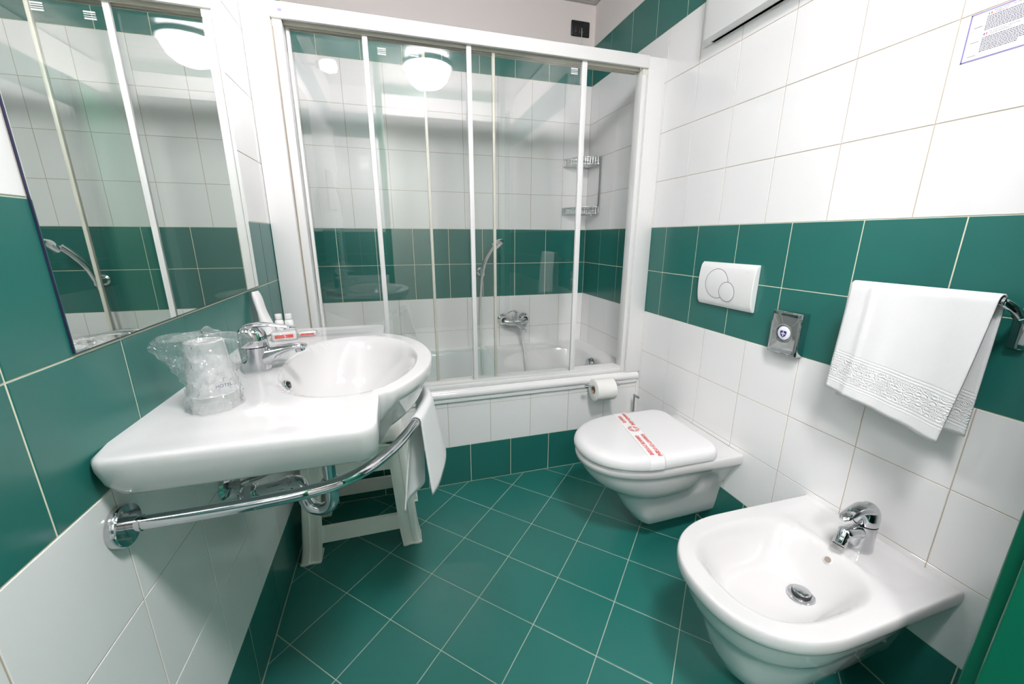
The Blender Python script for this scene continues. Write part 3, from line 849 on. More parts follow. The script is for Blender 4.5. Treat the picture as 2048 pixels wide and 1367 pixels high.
# top rail: face board, underside grooves
sbox('top_rail', (.0865, 1.680, 1.848), (1.5155, 1.695, 1.896), bev=.004)
sbox('rail_roof', (.0865, 1.695, 1.884), (1.5155, 1.765, 1.896), bev=.002)
sbox('rail_back', (.0865, 1.755, 1.850), (1.5155, 1.765, 1.884), bev=.002)
for yy in (1.7115, 1.7305, 1.7495): sbox('rail_fin', (.12, yy - .0015, 1.842), (1.49, yy + .0015, 1.884), 'frame_old', 0)
sbox('bottom_track', (.090, 1.690, TZ), (1.492, 1.762, TZ + .024), bev=.005)
for yy in (1.694, 1.7115, 1.7305, 1.7495): sbox('track_rib', (.12, yy - .0015, TZ + .022), (1.49, yy + .0015, TZ + .034), 'frame', .0006)
def panel(x0, x1, y, wl, wr, ml, mr, stick):
    v, f = boxg((x0 + wl * .5, y - .002, TZ + .036), (x1 - wr * .5, y + .002, 1.848)); p = part(mobj('sliding_panel', v, f, 'glass', smooth=False), g)
    def sub(name, a, b2, mt, bev):
        v, f = boxg(a, b2, bev, 2); o = mobj(name, v, f, mt); o.parent = p; return o
    sub('profile', (x0, y - .007, TZ + .030), (x0 + wl, y + .007, 1.852), ml, .003)
    sub('profile', (x1 - wr, y - .007, TZ + .030), (x1, y + .007, 1.852), mr, .003)
    if stick:
        for k, hh in ((0, .0042), (1, .0022), (2, .0022), (3, .0042)):
            zz = 1.818 - k * .006
            sub('sticker', (stick, y - .0026, zz - hh / 2), (stick + .030, y - .0021, zz + hh / 2), 'band', 0)
panel(.119, .584, 1.7400, .012, .012, 'frame', 'frame_old', .415)
panel(.365, .850, 1.7210, .019, .012, 'frame', 'frame_old', .53)
panel(.735, 1.236, 1.7025, .019, .024, 'frame', 'frame', 1.165)
st = empty('rail_sticker', (.125, 1.6795, 1.872), label='small white and blue sticker on the left end of the shower screen top rail', category='sticker')
v, f = boxg((.102, 1.6793, 1.862), (.140, 1.6799, 1.884)); part(mobj('paper', v, f, 'band', smooth=False), st)
v, f = boxg((.112, 1.6788, 1.866), (.124, 1.6793, 1.874)); part(mobj('blue_print', v, f, 'violet', smooth=False), st)

# ---------------------------------------------------------------- fittings inside the shower
g = empty('bath_mixer', (1.115, D, .65), label='chrome bath mixer with two round wall roses above the tub', category='tap')
for xx in (1.052, 1.188):
    mb = MB().lathe([(.0395, 0), (.0395, .004), (.034, .014), (.022, .022), (.018, .030), (.018, .050)], 36, frame((xx, D, .655), (0, -1, 0))); part(mb.make('wall_rose', 'chrome_light'), g)
mb = MB().tube([(1.045, D - .055, .650), (1.065, D - .057, .648), (1.12, D - .060, .645), (1.175, D - .057, .648), (1.196, D - .055, .650)], [.012, .019, .023, .019, .012], 24, True, 5); part(mb.make('body', 'chrome_light', angle=60), g)
mb = MB().tube([(1.12, D - .06, .645), (1.135, D - .085, .632), (1.150, D - .125, .612), (1.158, D - .145, .600)], [(.018, .018), (.016, .013), (.014, .010), (.010, .007)], 20, True, 5); part(mb.make('spout', 'chrome_light', angle=60), g)
mb = MB().tube([(1.12, D - .06, .655), (1.120, D - .068, .690), (1.118, D - .08, .712)], [(.021, .021), (.022, .022), (.012, .012)], 24, True, 5); part(mb.make('cap', 'chrome_light', angle=60), g)
mb = MB().tube([(1.125, D - .075, .706), (1.105, D - .098, .722), (1.075, D - .118, .724), (1.045, D - .128, .712)], [(.013, .006), (.013, .004), (.010, .003), (.005, .002)], 16, True, 5); part(mb.make('lever', 'chrome_light', angle=60), g)
g = empty('hand_shower', (.92, D - .05, .95), label='chrome hand shower in its wall holder with a metal hose', category='hand shower')
mb = MB().lathe([(.026, 0), (.026, .006), (.018, .012), (.016, .04), (.012, .048)], 28, frame((.918, D, .955), (0, -1, 0))).tube([(.918, D - .05, .935), (.918, D - .056, .978)], .015, 20); part(mb.make('holder', 'chrome_light'), g)
mb = MB().tube([(.914, D - .054, .925), (.918, D - .060, .96), (.930, D - .072, 1.02), (.950, D - .095, 1.07), (.972, D - .125, 1.112)], [.0085, .0115, .0135, .0145, .013], 20, True, 6); part(mb.make('handle', 'chrome_light', angle=60), g)
mb = MB().lathe([(0, .014), (.014, .012), (.027, .005), (.036, -.006), (.038, -.012), (.033, -.017), (0, -.017)], 32, frame((.990, D - .142, 1.120), (-.35, .72, .60))); part(mb.make('spray_head', 'chrome_light', angle=50), g)
hose = [(.914, D - .054, .925), (.908, D - .052, .86), (.900, D - .050, .70), (.897, D - .085, .52), (.896, D - .125, .36), (.91, D - .165, .22), (.96, D - .22, .150), (1.05, D - .24, .140), (1.12, D - .20, .165), (1.165, D - .150, .30), (1.168, D - .115, .42), (1.162, D - .080, .53), (1.150, D - .060, .625)]
hpth = catmull(hose, 26); rr = [.0066 + .0010 * (1 if i % 2 else -1) for i in range(len(hpth))]
v, f = tubeg(hpth, rr, 12, True); part(mobj('hose', v, f, 'hose_light', angle=80), g)

# two-tier corner basket
g = empty('corner_basket', (W - .05, D - .05, 1.3), label='two-tier chrome wire corner basket in the shower', category='basket')
def tier(zt, zb, name):
    mb = MB()
    A = Vector((W - .165, D - .006)); B2 = Vector((W - .006, D - .165)); Cn = Vector((W - .006, D - .006))
    def rim(z, k=1.0):
        P = []
        for i in range(17):
            t = i / 16; a = pi / 2 * t
            # front edge, gently bowed
            p = A * (1 - t) + B2 * t; bow = Vector((-1, -1)).normalized() * (.022 * sin(pi * t) * k)
            P.append((p.x + bow.x, p.y + bow.y, z))
        return P
    for z in (zt, zb):
        mb.tube(rim(z) + [(Cn.x, B2.y, z), (Cn.x, Cn.y, z), (A.x, Cn.y, z)], .0034 if z == zt else .0026, 6)
    mb.tube(rim((zt * .45 + zb * .55)), .0016, 6)
    rt = rim(zt); rb = rim(zb)
    for i in range(0, 17): mb.tube([rt[i], rb[i]], .0018, 5)
    for i in range(1, 9):
        t = i / 9; p = A * (1 - t) + B2 * t
        mb.tube([(p.x, p.y - .008, zb), (Cn.x if p.x > Cn.x else p.x, D - .006, zb)], .0013, 5)
    for k in range(4):
        mb.tube([(W - .006, D - .03 - k * .035, zt), (W - .006, D - .03 - k * .035, zb)], .0013, 5)
    part(mb.make(name, 'chrome', angle=60), g)
tier(1.600, 1.562, 'upper_tier'); tier(1.326, 1.290, 'lower_tier')
mb = MB().tube([(W - .006, D - .163, 1.602), (W - .006, D - .163, 1.34), (W - .008, D - .15, 1.327)], .0045, 10); part(mb.make('side_rod', 'chrome'), g)
mb = MB().tube([(W - .045, D - .13, 1.325), (W - .05, D - .15, 1.30), (W - .045, D - .16, 1.275), (W - .038, D - .15, 1.285)], .003, 8, True, 4); part(mb.make('hook', 'chrome'), g)

# black switch and its cord above the shower
g = empty('wall_switch', (1.507, D, 2.275), label='black square wall switch high on the plaster above the shower', category='switch')
v, f = boxg((1.452, D - .010, 2.238), (1.563, D, 2.313), .006, 3); part(mobj('cover_plate', v, f, 'black'), g)
for k in range(3):
    v, f = boxg((1.474 + k * .023, D - .0135, 2.252), (1.495 + k * .023, D - .008, 2.300), .002, 2); part(mobj('rocker', v, f, 'black'), g)
o = MB().tube([(1.512, D - .015, 2.276), (1.514, D - .016, 2.20), (1.514, D - .016, 2.0)], .0011, 6).make('pull_cord', 'paper')
tag(o, 'thin white pull cord hanging from the black wall switch', 'cord')

# ---------------------------------------------------------------- toilet
TC = 1.192
g = empty('toilet', (1.4, TC, 0), label='white wall-hung toilet with closed lid on the right tiled wall', category='toilet')
def d_ring(w, xf, z, w_wall=None, xt=1.30, e=2.15, yc=TC, notch=0.0):
    P = []
    for (x, y) in d_outline(W - .0005, xf, max(xt, xf + .03), w, yc, e, 14, 60, 1, w_wall):
        if notch:
            k = notch * sm(1 - abs(x - 1.50) / .075) * (1 if abs(y - yc) > .03 else 0)
            y -= math.copysign(k, y - yc)
        P.append((x, y, z))
    return P
R = [d_ring(.10, 1.15, .384, .12), d_ring(.172, 1.048, .385, .178), d_ring(.178, 1.038, .383, .182), d_ring(.182, 1.030, .377, .184), d_ring(.183, 1.027, .365, .184), d_ring(.182, 1.030, .352, .183), d_ring(.177, 1.040, .344, .180), d_ring(.173, 1.046, .338, .172),
     d_ring(.172, 1.050, .325, .160), d_ring(.168, 1.064, .300, .146, notch=.010), d_ring(.160, 1.090, .272, .133, notch=.022), d_ring(.150, 1.120, .250, .124, notch=.026), d_ring(.140, 1.145, .238, .118, notch=.020), d_ring(.127, 1.163, .230, .113, notch=.010), d_ring(.122, 1.175, .222, .109),
     d_ring(.114, 1.200, .180, .100), d_ring(.105, 1.228, .130, .093), d_ring(.095, 1.255, .090, .086), d_ring(.080, 1.280, .070, .075), d_ring(.055, 1.32, .060, .055)]
v, f = loft(R); part(mobj('bowl', v, f, 'ceramic', angle=60), g)
def lid_ring(w, xf, xb, z, rb=.05, yc=TC):
    """closed D outline with rounded back corners"""
    P = []
    for i in range(8):
        a = pi / 2 * i / 8; P.append((xb - rb + rb * cos(a), yc - w + rb - rb * sin(a) if False else yc - (w - rb) - rb * sin(a)))
    xt = 1.27
    for i in range(6): P.append((lerp(xb - rb, xt, i / 6), yc - w))
    for i in range(49):
        a = -pi / 2 + pi * i / 48; P.append((xt + (xf - xt) * abs(cos(a)) ** (2 / 2.15), yc + w * math.copysign(abs(sin(a)) ** (2 / 2.15), sin(a))))
    for i in range(6): P.append((lerp(xt, xb - rb, (i + 1) / 6), yc + w))
    for i in range(1, 9):
        a = pi / 2 * i / 8; P.append((xb - rb + rb * sin(a), yc + (w - rb) + rb * cos(a)))
    return [(x, y, z) for x, y in P]
R = [lid_ring(.10, 1.15, 1.40, .3865), lid_ring(.178, 1.040, 1.492, .3865), lid_ring(.1795, 1.038, 1.494, .389), lid_ring(.1795, 1.038, 1.494, .395), lid_ring(.177, 1.042, 1.492, .397)]
v, f = loft(R); part(mobj('seat', v, f, 'lid', angle=50), g)
R = [lid_ring(.10, 1.15, 1.40, .3975), lid_ring(.1805, 1.036, 1.496, .3975), lid_ring(.1848, 1.029, 1.500, .3895), lid_ring(.1868, 1.025, 1.502, .3895), lid_ring(.1878, 1.023, 1.502, .394), lid_ring(.1878, 1.023, 1.502, .404), lid_ring(.186, 1.026, 1.501, .414), lid_ring(.182, 1.032, 1.499, .422), lid_ring(.175, 1.041, 1.495, .4285), lid_ring(.165, 1.053, 1.49, .4320), lid_ring(.15, 1.07, 1.48, .4335), lid_ring(.11, 1.11, 1.45, .4345, .04), lid_ring(.05, 1.19, 1.36, .435, .02)]
v, f = loft(R); part(mobj('lid', v, f, 'lid', angle=50), g)
for dy in (-.085, .085):
    mb = MB().tube([(1.497, TC + dy - .018, .395), (1.497, TC + dy + .018, .395)], .010, 16); part(mb.make('hinge', 'lid'), g)
# sanitary paper band over the lid
LIDP = [(0, .4353), (.05, .4350), (.11, .4345), (.15, .4335), (.165, .4320), (.175, .4285), (.182, .422), (.186, .414), (.1878, .404), (.1878, .394), (.1868, .3895)]
P = []
cross = [(-a, z) for a, z in reversed(LIDP)] + LIDP[1:]
cross = [tuple(p)[:2] for p in catmull([(a, z, 0) for a, z in cross], 4)]
for k, (a, z) in enumerate(cross):
    a0 = cross[max(k - 1, 0)]; a1 = cross[min(k + 1, len(cross) - 1)]
    tx, tz = a1[0] - a0[0], a1[1] - a0[1]; l = math.hypot(tx, tz); nx, nz = -tz / l, tx / l
    yy = TC - (a + nx * .0011); zz = z + nz * .0011
    xc = 1.262 + (yy - TC) * .17; row = []
    for q in range(9):
        xx = xc - .030 + .0075 * q
        hw = 1 if xx >= 1.27 else (1 - ((1.27 - xx) / .247) ** 2.15) ** (1 / 2.15)
        dy = (1 - hw) * .1878 * sm((abs(yy - TC) - .09) / .08)
        row.append((xx, yy - math.copysign(dy, yy - TC), zz))
    P.append(row)
v, f = gridg(P); band = mobj('paper_band', v, f, 'band', recalc=False, angle=60); solid(band, .0004)
tag(band, 'white paper hygiene band with red print wrapped over the toilet lid', 'paper band')
bdir = Vector((-.17, -1, 0)).normalized(); bup = Vector((1, -.17, 0)).normalized()
def bandT(y, up, tilt=0.0):
    c = Vector((1.262 + (y - TC) * .17, y, .4369)) + bup * up
    T = Matrix.Identity(4)
    d = Vector((bdir.x, bdir.y, -tilt)).normalized(); n = d.cross(bup).normalized()
    if n.z < 0: n = -n
    u2 = n.cross(d)
    for i in range(3): T[i][0] = d[i]; T[i][1] = u2[i]; T[i][2] = n[i]; T[i][3] = c[i]
    return T
for y, up, s in ((TC - .098, .013, 'GUARANTY OF HYGIENE'), (TC - .098, -.013, "GARANTIE D'HYGIENE")):
    o = text('red_lettering', s, .0133, bandT(y, up, .02) @ Matrix.Diagonal((1, 1.5, 1, 1)), 'red', band, .0001, off=.0002)
for y, up, s in ((TC + .105, .013, 'GARANZIA IGIENE'), (TC + .105, -.013, 'GARANTIE')):
    o = text('red_lettering', s, .0133, bandT(y, up, -.012) @ Matrix.Diagonal((1, 1.5, 1, 1)), 'red', band, .0001, off=.0002)
T0 = bandT(TC + .022, 0, 0)
mb = MB(); n = 32
V = []; Fc = []
for i in range(n):
    a = 2 * pi * i / n
    V += [(.0215 * cos(a), .0215 * sin(a), .0002), (.0188 * cos(a), .0188 * sin(a), .0002)]
for i in range(n): Fc.append((2 * i, 2 * ((i + 1) % n), 2 * ((i + 1) % n) + 1, 2 * i + 1))
mb.add(V, Fc)
for q in range(4):   # a quartered shield outline inside the ring
    a0 = q * pi / 2 + .26; pts = [(.0045, 0)]
    cx, cy = .0033 * (cos(q * pi / 2) - sin(q * pi / 2)), .0033 * (sin(q * pi / 2) + cos(q * pi / 2))
    V = []; 
    for (r0) in (.0165, .0140):
        for i in range(7):
            a = q * pi / 2 + .26 + (pi / 2 - .52) * i / 6; V.append((r0 * cos(a), r0 * sin(a), .0002))
    mb.add(V, [(i, i + 1, 8 + i, 7 + i) for i in range(6)])
    a, b2 = q * pi / 2, (q + 1) * pi / 2
    for ang, sg in ((a, 1), (b2, -1)):
        d = Vector((cos(ang), sin(ang))); nn = Vector((-sin(ang), cos(ang))) * sg
        p1 = d * .0045 + nn * .0040; p2 = d * .0160 + nn * .0040; p3 = d * .0160 + nn * .0062; p4 = d * .0062 + nn * .0062
        mb.add([(p.x, p.y, .0002) for p in (p1, p2, p3, p4)], [(0, 1, 2, 3)])
o = mb.make('red_emblem', 'red', smooth=False); o.data.transform(T0); o.parent = band
# flush plate
g = empty('flush_plate', (W, 1.188, .984), label='white flush plate with one large and one small round button', category='flush plate')
FY0, FY1, FZ0, FZ1 = 1.060, 1.3155, .903, 1.065
P = []
for i in range(17):
    z = lerp(FZ0, FZ1, i / 16); bow = .016 * (1 - ((i / 8) - 1) ** 2) ** .5 if 0 < i < 16 else 0
    P.append((z, W - .008 - bow))
R = []
for y in (FY0, FY1):
    R.append([(x, y, z) for z, x in P] + [(W, y, FZ1), (W, y, FZ0)])
v, f = loft(R)
o = mobj('cover', v, f, 'white_plastic', angle=50); bv = o.modifiers.new('edge', 'BEVEL'); bv.width = .002; bv.segments = 2; bv.limit_method = 'ANGLE'; bv.angle_limit = .9
part(o, g)
def plate_x(z): 
    t = (z - FZ0) / (FZ1 - FZ0) * 2 - 1; return W - .008 - .016 * math.sqrt(max(0, 1 - t * t))
def disc(name, yc, zc, r, off, mt, ring=False):
    V = []; n = 56
    if ring:
        for i in range(n):
            a = 2 * pi * i / n
            for q in (r, r + .0017):
                y, z = yc + q * cos(a), zc + q * sin(a); V.append((plate_x(z) - off, y, z))
        Fc = [(2 * i, 2 * ((i + 1) % n), 2 * ((i + 1) % n) + 1, 2 * i + 1) for i in range(n)]
    else:
        V.append((plate_x(zc) - off - .001, yc, zc)); Fc = []
        for k in range(1, 7):
            for i in range(n):
                a = 2 * pi * i / n; q = r * k / 6; y, z = yc + q * cos(a), zc + q * sin(a)
                V.append((plate_x(z) - off - (.0010 * (1 - (k / 6) ** 3)) * (1 if k < 6 else 0) + (.0006 if k == 6 else 0), y, z))
        for i in range(n): Fc.append((0, 1 + i, 1 + (i + 1) % n))
        for k in range(5):
            for i in range(n): Fc.append((1 + k * n + i, 1 + (k + 1) * n + i, 1 + (k + 1) * n + (i + 1) % n, 1 + k * n + (i + 1) % n))
    return part(mobj(name, V, Fc, mt, angle=60), g)
disc('button_groove', 1.221, .988, .0535, .0003, 'grey_ink', True); disc('large_button', 1.221, .988, .0535, .0006, 'white_plastic')
disc('button_groove', 1.168, .963, .0345, .0019, 'grey_ink', True); disc('small_button', 1.168, .963, .0345, .0022, 'white_plastic')
text('maker_name', 'GEBERIT', .0055, frame((plate_x(1.040) - .0006, 1.094, 1.040), (-1, 0, .45), (0, -1, 0)), 'pale_ink', g, 0)

# toilet brush in the corner
g = empty('toilet_brush', (1.553, 1.635, 0), label='chrome toilet brush set in the corner behind the toilet', category='toilet brush')
mb = MB().lathe([(0, 0), (.040, 0), (.042, .003), (.042, .26), (.040, .262), (.038, .26), (.038, .01), (0, .01)], 32, Matrix.Translation((1.553, 1.640, 0))); part(mb.make('holder', 'white_plastic'), g)
v, f = boxg((1.5465, 1.6345, .02), (1.5545, 1.6425, .380), .0012, 2); part(mobj('handle', v, f, 'steel'), g)
v, f = boxg((1.5460, 1.600, .372), (1.5550, 1.6430, .382), .0012, 2); part(mobj('grip', v, f, 'steel'), g)

# toilet roll
g = empty('toilet_roll_holder', (1.36, TY, .45), label='small chrome toilet roll holder on the bath front', category='holder')
mb = MB().tube([(1.263, 1.617, .462), (1.275, 1.617, .461), (1.432, 1.617, .452), (1.442, 1.622, .452), (1.444, 1.64, .452), (1.444, 1.690, .452)], [.005] * 6, 14, True, 4); part(mb.make('rod', 'chrome', angle=60), g)
mb = MB().tube([(1.257, 1.617, .4625), (1.269, 1.617, .462)], .0085, 18); part(mb.make('end_knob', 'chrome'), g)
mb = MB().lathe([(.022, 0), (.022, .004), (.014, .008), (.006, .009)], 28, frame((1.444, TY, .452), (0, -1, 0))); part(mb.make('wall_rose', 'chrome'), g)
g = empty('toilet_roll', (1.36, 1.617, .44), label='white toilet paper roll on the bath front beside the toilet', category='toilet paper')
T = frame((1.303, 1.617, .440), (1, 0, -.02))
v, f = latheg([(.0205, 0), (.051, 0), (.0535, .002), (.0535, .100), (.051, .102), (.0205, .102)], 56); o = mobj('paper', v, f, 'roll', angle=50); o.data.transform(T); part(o, g)
v, f = latheg([(.0205, .0005), (.0205, .1015), (.0190, .1015), (.0190, .0005), (.0205, .0005)], 40); o = mobj('cardboard_tube', v, f, 'card'); o.data.transform(T); part(o, g)

# ---------------------------------------------------------------- bidet
BC = .588
g = empty('bidet', (1.35, BC, 0), label='white wall-hung bidet on the right tiled wall, nearest the door', category='bidet')
RZb = .384
def b_out(w, xf, xt=1.24, e=2.35, w_wall=None):
    return d_outline(W - .0005, xf, xt, w, BC, e, 16, 72, 1, w_wall)
bo = b_out(.190, 1.034, 1.26, 2.25, .186)
wp = [(W - .0005, BC + .186 - .372 * k / 24) for k in range(1, 24)]
bo = bo + wp
Cb = Vector((1.29, BC))
def bidet_top(x, y):
    a = .185 if x < 1.27 else .185
    dx = abs(x - 1.272) / (.186 if x < 1.272 else .178); dy = abs(y - BC) / .146
    r = (dx ** 2.7 + dy ** 2.7) ** (1 / 2.7)
    z = 0
    if r < 1.06:
        t = max(0, min(1, (1.03 - r) / .50)); z -= .105 * (t * t * (3 - 2 * t)) ** .85 + .012 * sm((.55 - r) / .55)
    # shallow dip of the rear deck round the tap
    z -= .0035 * sm((x - 1.44) / .03) * sm((1.585 - x) / .02) * sm((.16 - abs(y - BC)) / .03)
    return RZb + z
R = []
NR = 64
for i in range(1, NR + 1):
    s = i / NR * .972
    rr = []
    for x, y in bo:
        px = Cb.x + s * (x - Cb.x) if x < W - .001 else Cb.x + (i / NR) * (x - Cb.x); py = Cb.y + s * (y - Cb.y)
        rr.append((px, py, bidet_top(px, py)))
    R.append(rr)
def bring(k, z, dropk=0.0, wallk=None):
    out = []
    for x, y in bo:
        px = Cb.x + k * (x - Cb.x); py = Cb.y + (k if wallk is None else lerp(k, wallk, sm((x - 1.40) / .19))) * (y - Cb.y)
        if x > W - .001: px = x
        elif x > 1.40: px = lerp(px, x, sm((x - 1.40) / .15))
        out.append((px, py, z))
    return out
for k, dz in ((.984, .0012), (.992, .004), (.998, .009), (1.0, .016), (.999, .024), (.993, .032), (.980, .039), (.962, .043), (.950, .047)): R.append(bring(k, RZb - dz))
R += [bring(.935, RZb - .055, 0, .92), bring(.900, RZb - .078, 0, .86), bring(.855, RZb - .105, 0, .78), bring(.815, RZb - .122, 0, .72), bring(.765, RZb - .130, 0, .68), bring(.745, RZb - .135, 0, .66),
      bring(.69, .205, 0, .60), bring(.62, .150, 0, .545), bring(.54, .105, 0, .50), bring(.47, .086, 0, .46), bring(.36, .078, 0, .40)]
v, f = loft(R); part(mobj('bowl', v, f, 'ceramic', angle=60), g)
zc = bidet_top(1.352, .572)
T = frame((1.352, .572, zc + .001), (.0, .02, 1))
lathe_at('drain_ring', [(.019, .001), (.0215, .0035), (.029, .003), (.0315, .0), (.032, -.003)], T, 'chrome', g, 36)
lathe_at('drain_seal', [(.0215, .001), (.0215, .007), (.0205, .009), (0, .009)], T, 'rubber', g, 36)
lathe_at('plug', [(.0200, .008), (.0200, .0105), (.016, .0125), (0, .0135)], T, 'chrome', g, 36)
xo = 1.4300; zo = bidet_top(xo, .575)
T = frame((xo, .578, zo + .0005), (-.80, 0, .6))
lathe_at('overflow_hole', [(0, .0015), (.0080, .0015)], T, 'aerator', g)
lathe_at('overflow_rim', [(.0075, .0016), (.0085, .0025), (.0105, .001), (.0110, -.002)], T, 'ceramic', g)
for sgn in (-1,):
    mb = MB().tube([(1.475, BC + sgn * .128, .245), (1.500, BC + sgn * .122, .205)], [(.007, .004), (.007, .004)], 14); part(mb.make('mounting_slot', 'ceramic'), g)
g = empty('bidet_tap', (1.525, .572, RZb), label='chrome single lever tap with swivel spout on the bidet', category='tap')
mixer(g, Vector((1.524, .572, RZb - .0045)), -1, True, (1, 1.05, 1.16))

# ---------------------------------------------------------------- sanitary bag box
g = empty('bag_dispenser', (W, .92, .80), label='chrome sanitary bag dispenser with blue shield emblem on the green tiles', category='dispenser')
xb = W - .0285; y0, y1, z0, z1 = .866, .965, .8005, .9345
v, f = boxg((xb, y0, z0), (W, y1, z1), .0015, 2); part(mobj('case', v, f, 'chrome', angle=30), g)
# pressed front with an opening
cy, cz = .9175, .868
R = []
def rectring(k, n=48):
    out = []
    for i in range(n):
        a = 2 * pi * i / n; c, s = cos(a), sin(a); q = 1 / max(abs(c), abs(s))
        xr, zr = (y1 - y0 - .008) / 2 * c * q, (z1 - z0 - .008) / 2 * s * q
        cr, zr2 = .0225 * c, .0235 * s
        out.append((lerp(cr, xr, k) + (y0 + y1) / 2 * k + cy * (1 - k), lerp(zr2, zr, k) + (z0 + z1) / 2 * k + cz * (1 - k)))
    return out
for k, d in ((1, .0003), (.93, .0012), (.7, .0014), (.45, .0016), (.2, .0019), (.06, .0022), (0, .0014)):
    R.append([(xb - d, y, z) for y, z in rectring(k)])
v, f = loft(R, False, False); part(mobj('pressed_front', v, f, 'chrome', angle=60), g)
v, f = latheg([(0, .0022), (.012, .0022), (.019, .0014), (.021, 0)], 36); o = mobj('emblem_disc', v, f, 'emblem_w'); o.data.transform(frame((xb - .0010, .9165, .8675), (-1, 0, 0), (0, -1, 0))); part(o, g)
T = frame((xb - .0036, .9165, .8655), (-1, 0, 0), (0, -1, 0))
sh = [(-.0105, .0085), (-.005, .0098), (0, .0088), (.005, .0098), (.0105, .0085), (.0105, .001), (.0075, -.0065), (0, -.0115), (-.0075, -.0065), (-.0105, .001)]
o = mobj('blue_shield', [(x, y, 0) for x, y in sh], [tuple(range(10))], 'emblem', smooth=False); o.data.transform(T); part(o, g)
mb = MB().add([(-.0018, .007, .0003), (.0018, .007, .0003), (.0018, -.0075, .0003), (-.0018, -.0075, .0003)], [(0, 1, 2, 3)]).add([(-.007, .0022, .0003), (.007, .0022, .0003), (.007, -.0014, .0003), (-.007, -.0014, .0003)], [(0, 1, 2, 3)])
o = mb.make('white_cross', 'emblem_w', smooth=False); o.data.transform(T); part(o, g)

# ---------------------------------------------------------------- towel bar and towel
g = empty('towel_bar', (W, .6, 1.03), label='chrome towel bar on the right wall above the bidet', category='towel rail')
BX, BZT = 1.532, 1.038
part(MB().tube([(BX, .700, BZT), (BX, .478, BZT), (BX + .003, .462, BZT - .002), (BX + .016, .450, BZT - .012), (BX + .036, .446, BZT - .028)], .0085, 20, True, 5).make('bar', 'chrome', angle=60), g)
for (yy) in (.448, .700):
    v, f = boxg((W - .012, yy - .012, .942), (W, yy + .012, 1.022), .002, 2); part(mobj('bracket', v, f, 'chrome'), g)
mb = MB().tube([(BX + .034, .446, BZT - .026), (W - .006, .447, BZT - .036)], .011, 20); part(mb.make('collar', 'chrome'), g)
mb = MB().tube([(BX, .695, BZT), (BX + .010, .701, BZT - .008), (W - .006, .701, BZT - .03)], .0085, 20, True, 4); part(mb.make('arm', 'chrome'), g)
P = []
NU, NV = 44, 70
for i in range(NU):
    u = i / (NU - 1); y = lerp(.722, .460, u)
    row = []
    Lf = lerp(.268, .305, u); Lb = lerp(.298, .292, u)
    for j in range(NV):
        t = j / (NV - 1)
        if t < .46:        # front sheet, bottom to top
            s = 1 - t / .46
            bul = .0030 * sin(u * 7 + .5) * s + .0022 * sin(u * 19 + s * 3) * s
            x = BX - .0125 - .020 * s * (.4 + .6 * u) - bul; z = BZT - Lf * s
            yy = y + (.004 - .022 * u * 0) * s - .002 * sin(s * 3) + .022 * s * u * .6
            cr = .0035 * math.exp(-((u - .2) / .022) ** 2) ; x -= cr
        elif t < .54:
            a = (t - .46) / .08 * pi; x = BX - .0125 * cos(a) - .0035 * math.exp(-((u - .2) / .022) ** 2) * (1 - (t - .46) / .08); z = BZT + .0125 * sin(a); yy = y
        else:
            s = (t - .54) / .46
            x = BX + .0125 + .012 * s + .003 * sin(u * 9) * s; z = BZT - Lb * s; yy = y + .004 * s
        row.append((x, yy, z))
    P.append(row)
v, f = gridg(P)
# soft terry with a woven ornamental border
tm = mat('towel_border', (0.80, 0.80, 0.80), .95, spec=.1)
nt = tm.node_tree; bs = nt.nodes['Principled BSDF']; tc = nt.nodes.new('ShaderNodeTexCoord'); sp = nt.nodes.new('ShaderNodeSeparateXYZ')
nt.links.new(tc.outputs['Object'], sp.inputs[0])
wv = nt.nodes.new('ShaderNodeTexVoronoi'); wv.inputs['Scale'].default_value = 62; nt.links.new(tc.outputs['Object'], wv.inputs['Vector'])
def mth(op, a, b2=None, c=None):
    n = nt.nodes.new('ShaderNodeMath'); n.operation = op
    for i, q in enumerate((a, b2, c)):
        if q is None: continue
        if isinstance(q, (int, float)): n.inputs[i].default_value = q
        else: nt.links.new(q, n.inputs[i])
    return n.outputs[0]
zz = mth('ADD', sp.outputs[2], mth('MULTIPLY', sp.outputs[1], -.12))
inb = mth('MULTIPLY', mth('GREATER_THAN', zz, .720), mth('LESS_THAN', zz, .772))
motif = mth('MULTIPLY', mth('SINE', mth('MULTIPLY', wv.outputs[0], 30)), inb)
rib = mth('MULTIPLY', mth('SINE', mth('MULTIPLY', zz, 900)), mth('MULTIPLY', mth('GREATER_THAN', zz, .705), mth('LESS_THAN', zz, .790)))
nz = nt.nodes.new('ShaderNodeTexNoise'); nz.inputs['Scale'].default_value = 700; nt.links.new(tc.outputs['Object'], nz.inputs['Vector'])
hgt = mth('ADD', mth('ADD', mth('MULTIPLY', motif, .6), mth('MULTIPLY', rib, .35)), mth('MULTIPLY', nz.outputs[0], .8))
bp = nt.nodes.new('ShaderNodeBump'); bp.inputs['Strength'].default_value = .5; bp.inputs['Distance'].default_value = .0018
nt.links.new(hgt, bp.inputs['Height']); nt.links.new(bp.outputs[0], bs.inputs['Normal'])
o = mobj('bath_towel', v, f, tm, recalc=False, angle=80); solid(o, .004)
tag(o, 'white folded towel with woven border hanging on the wall bar above the bidet', 'towel')

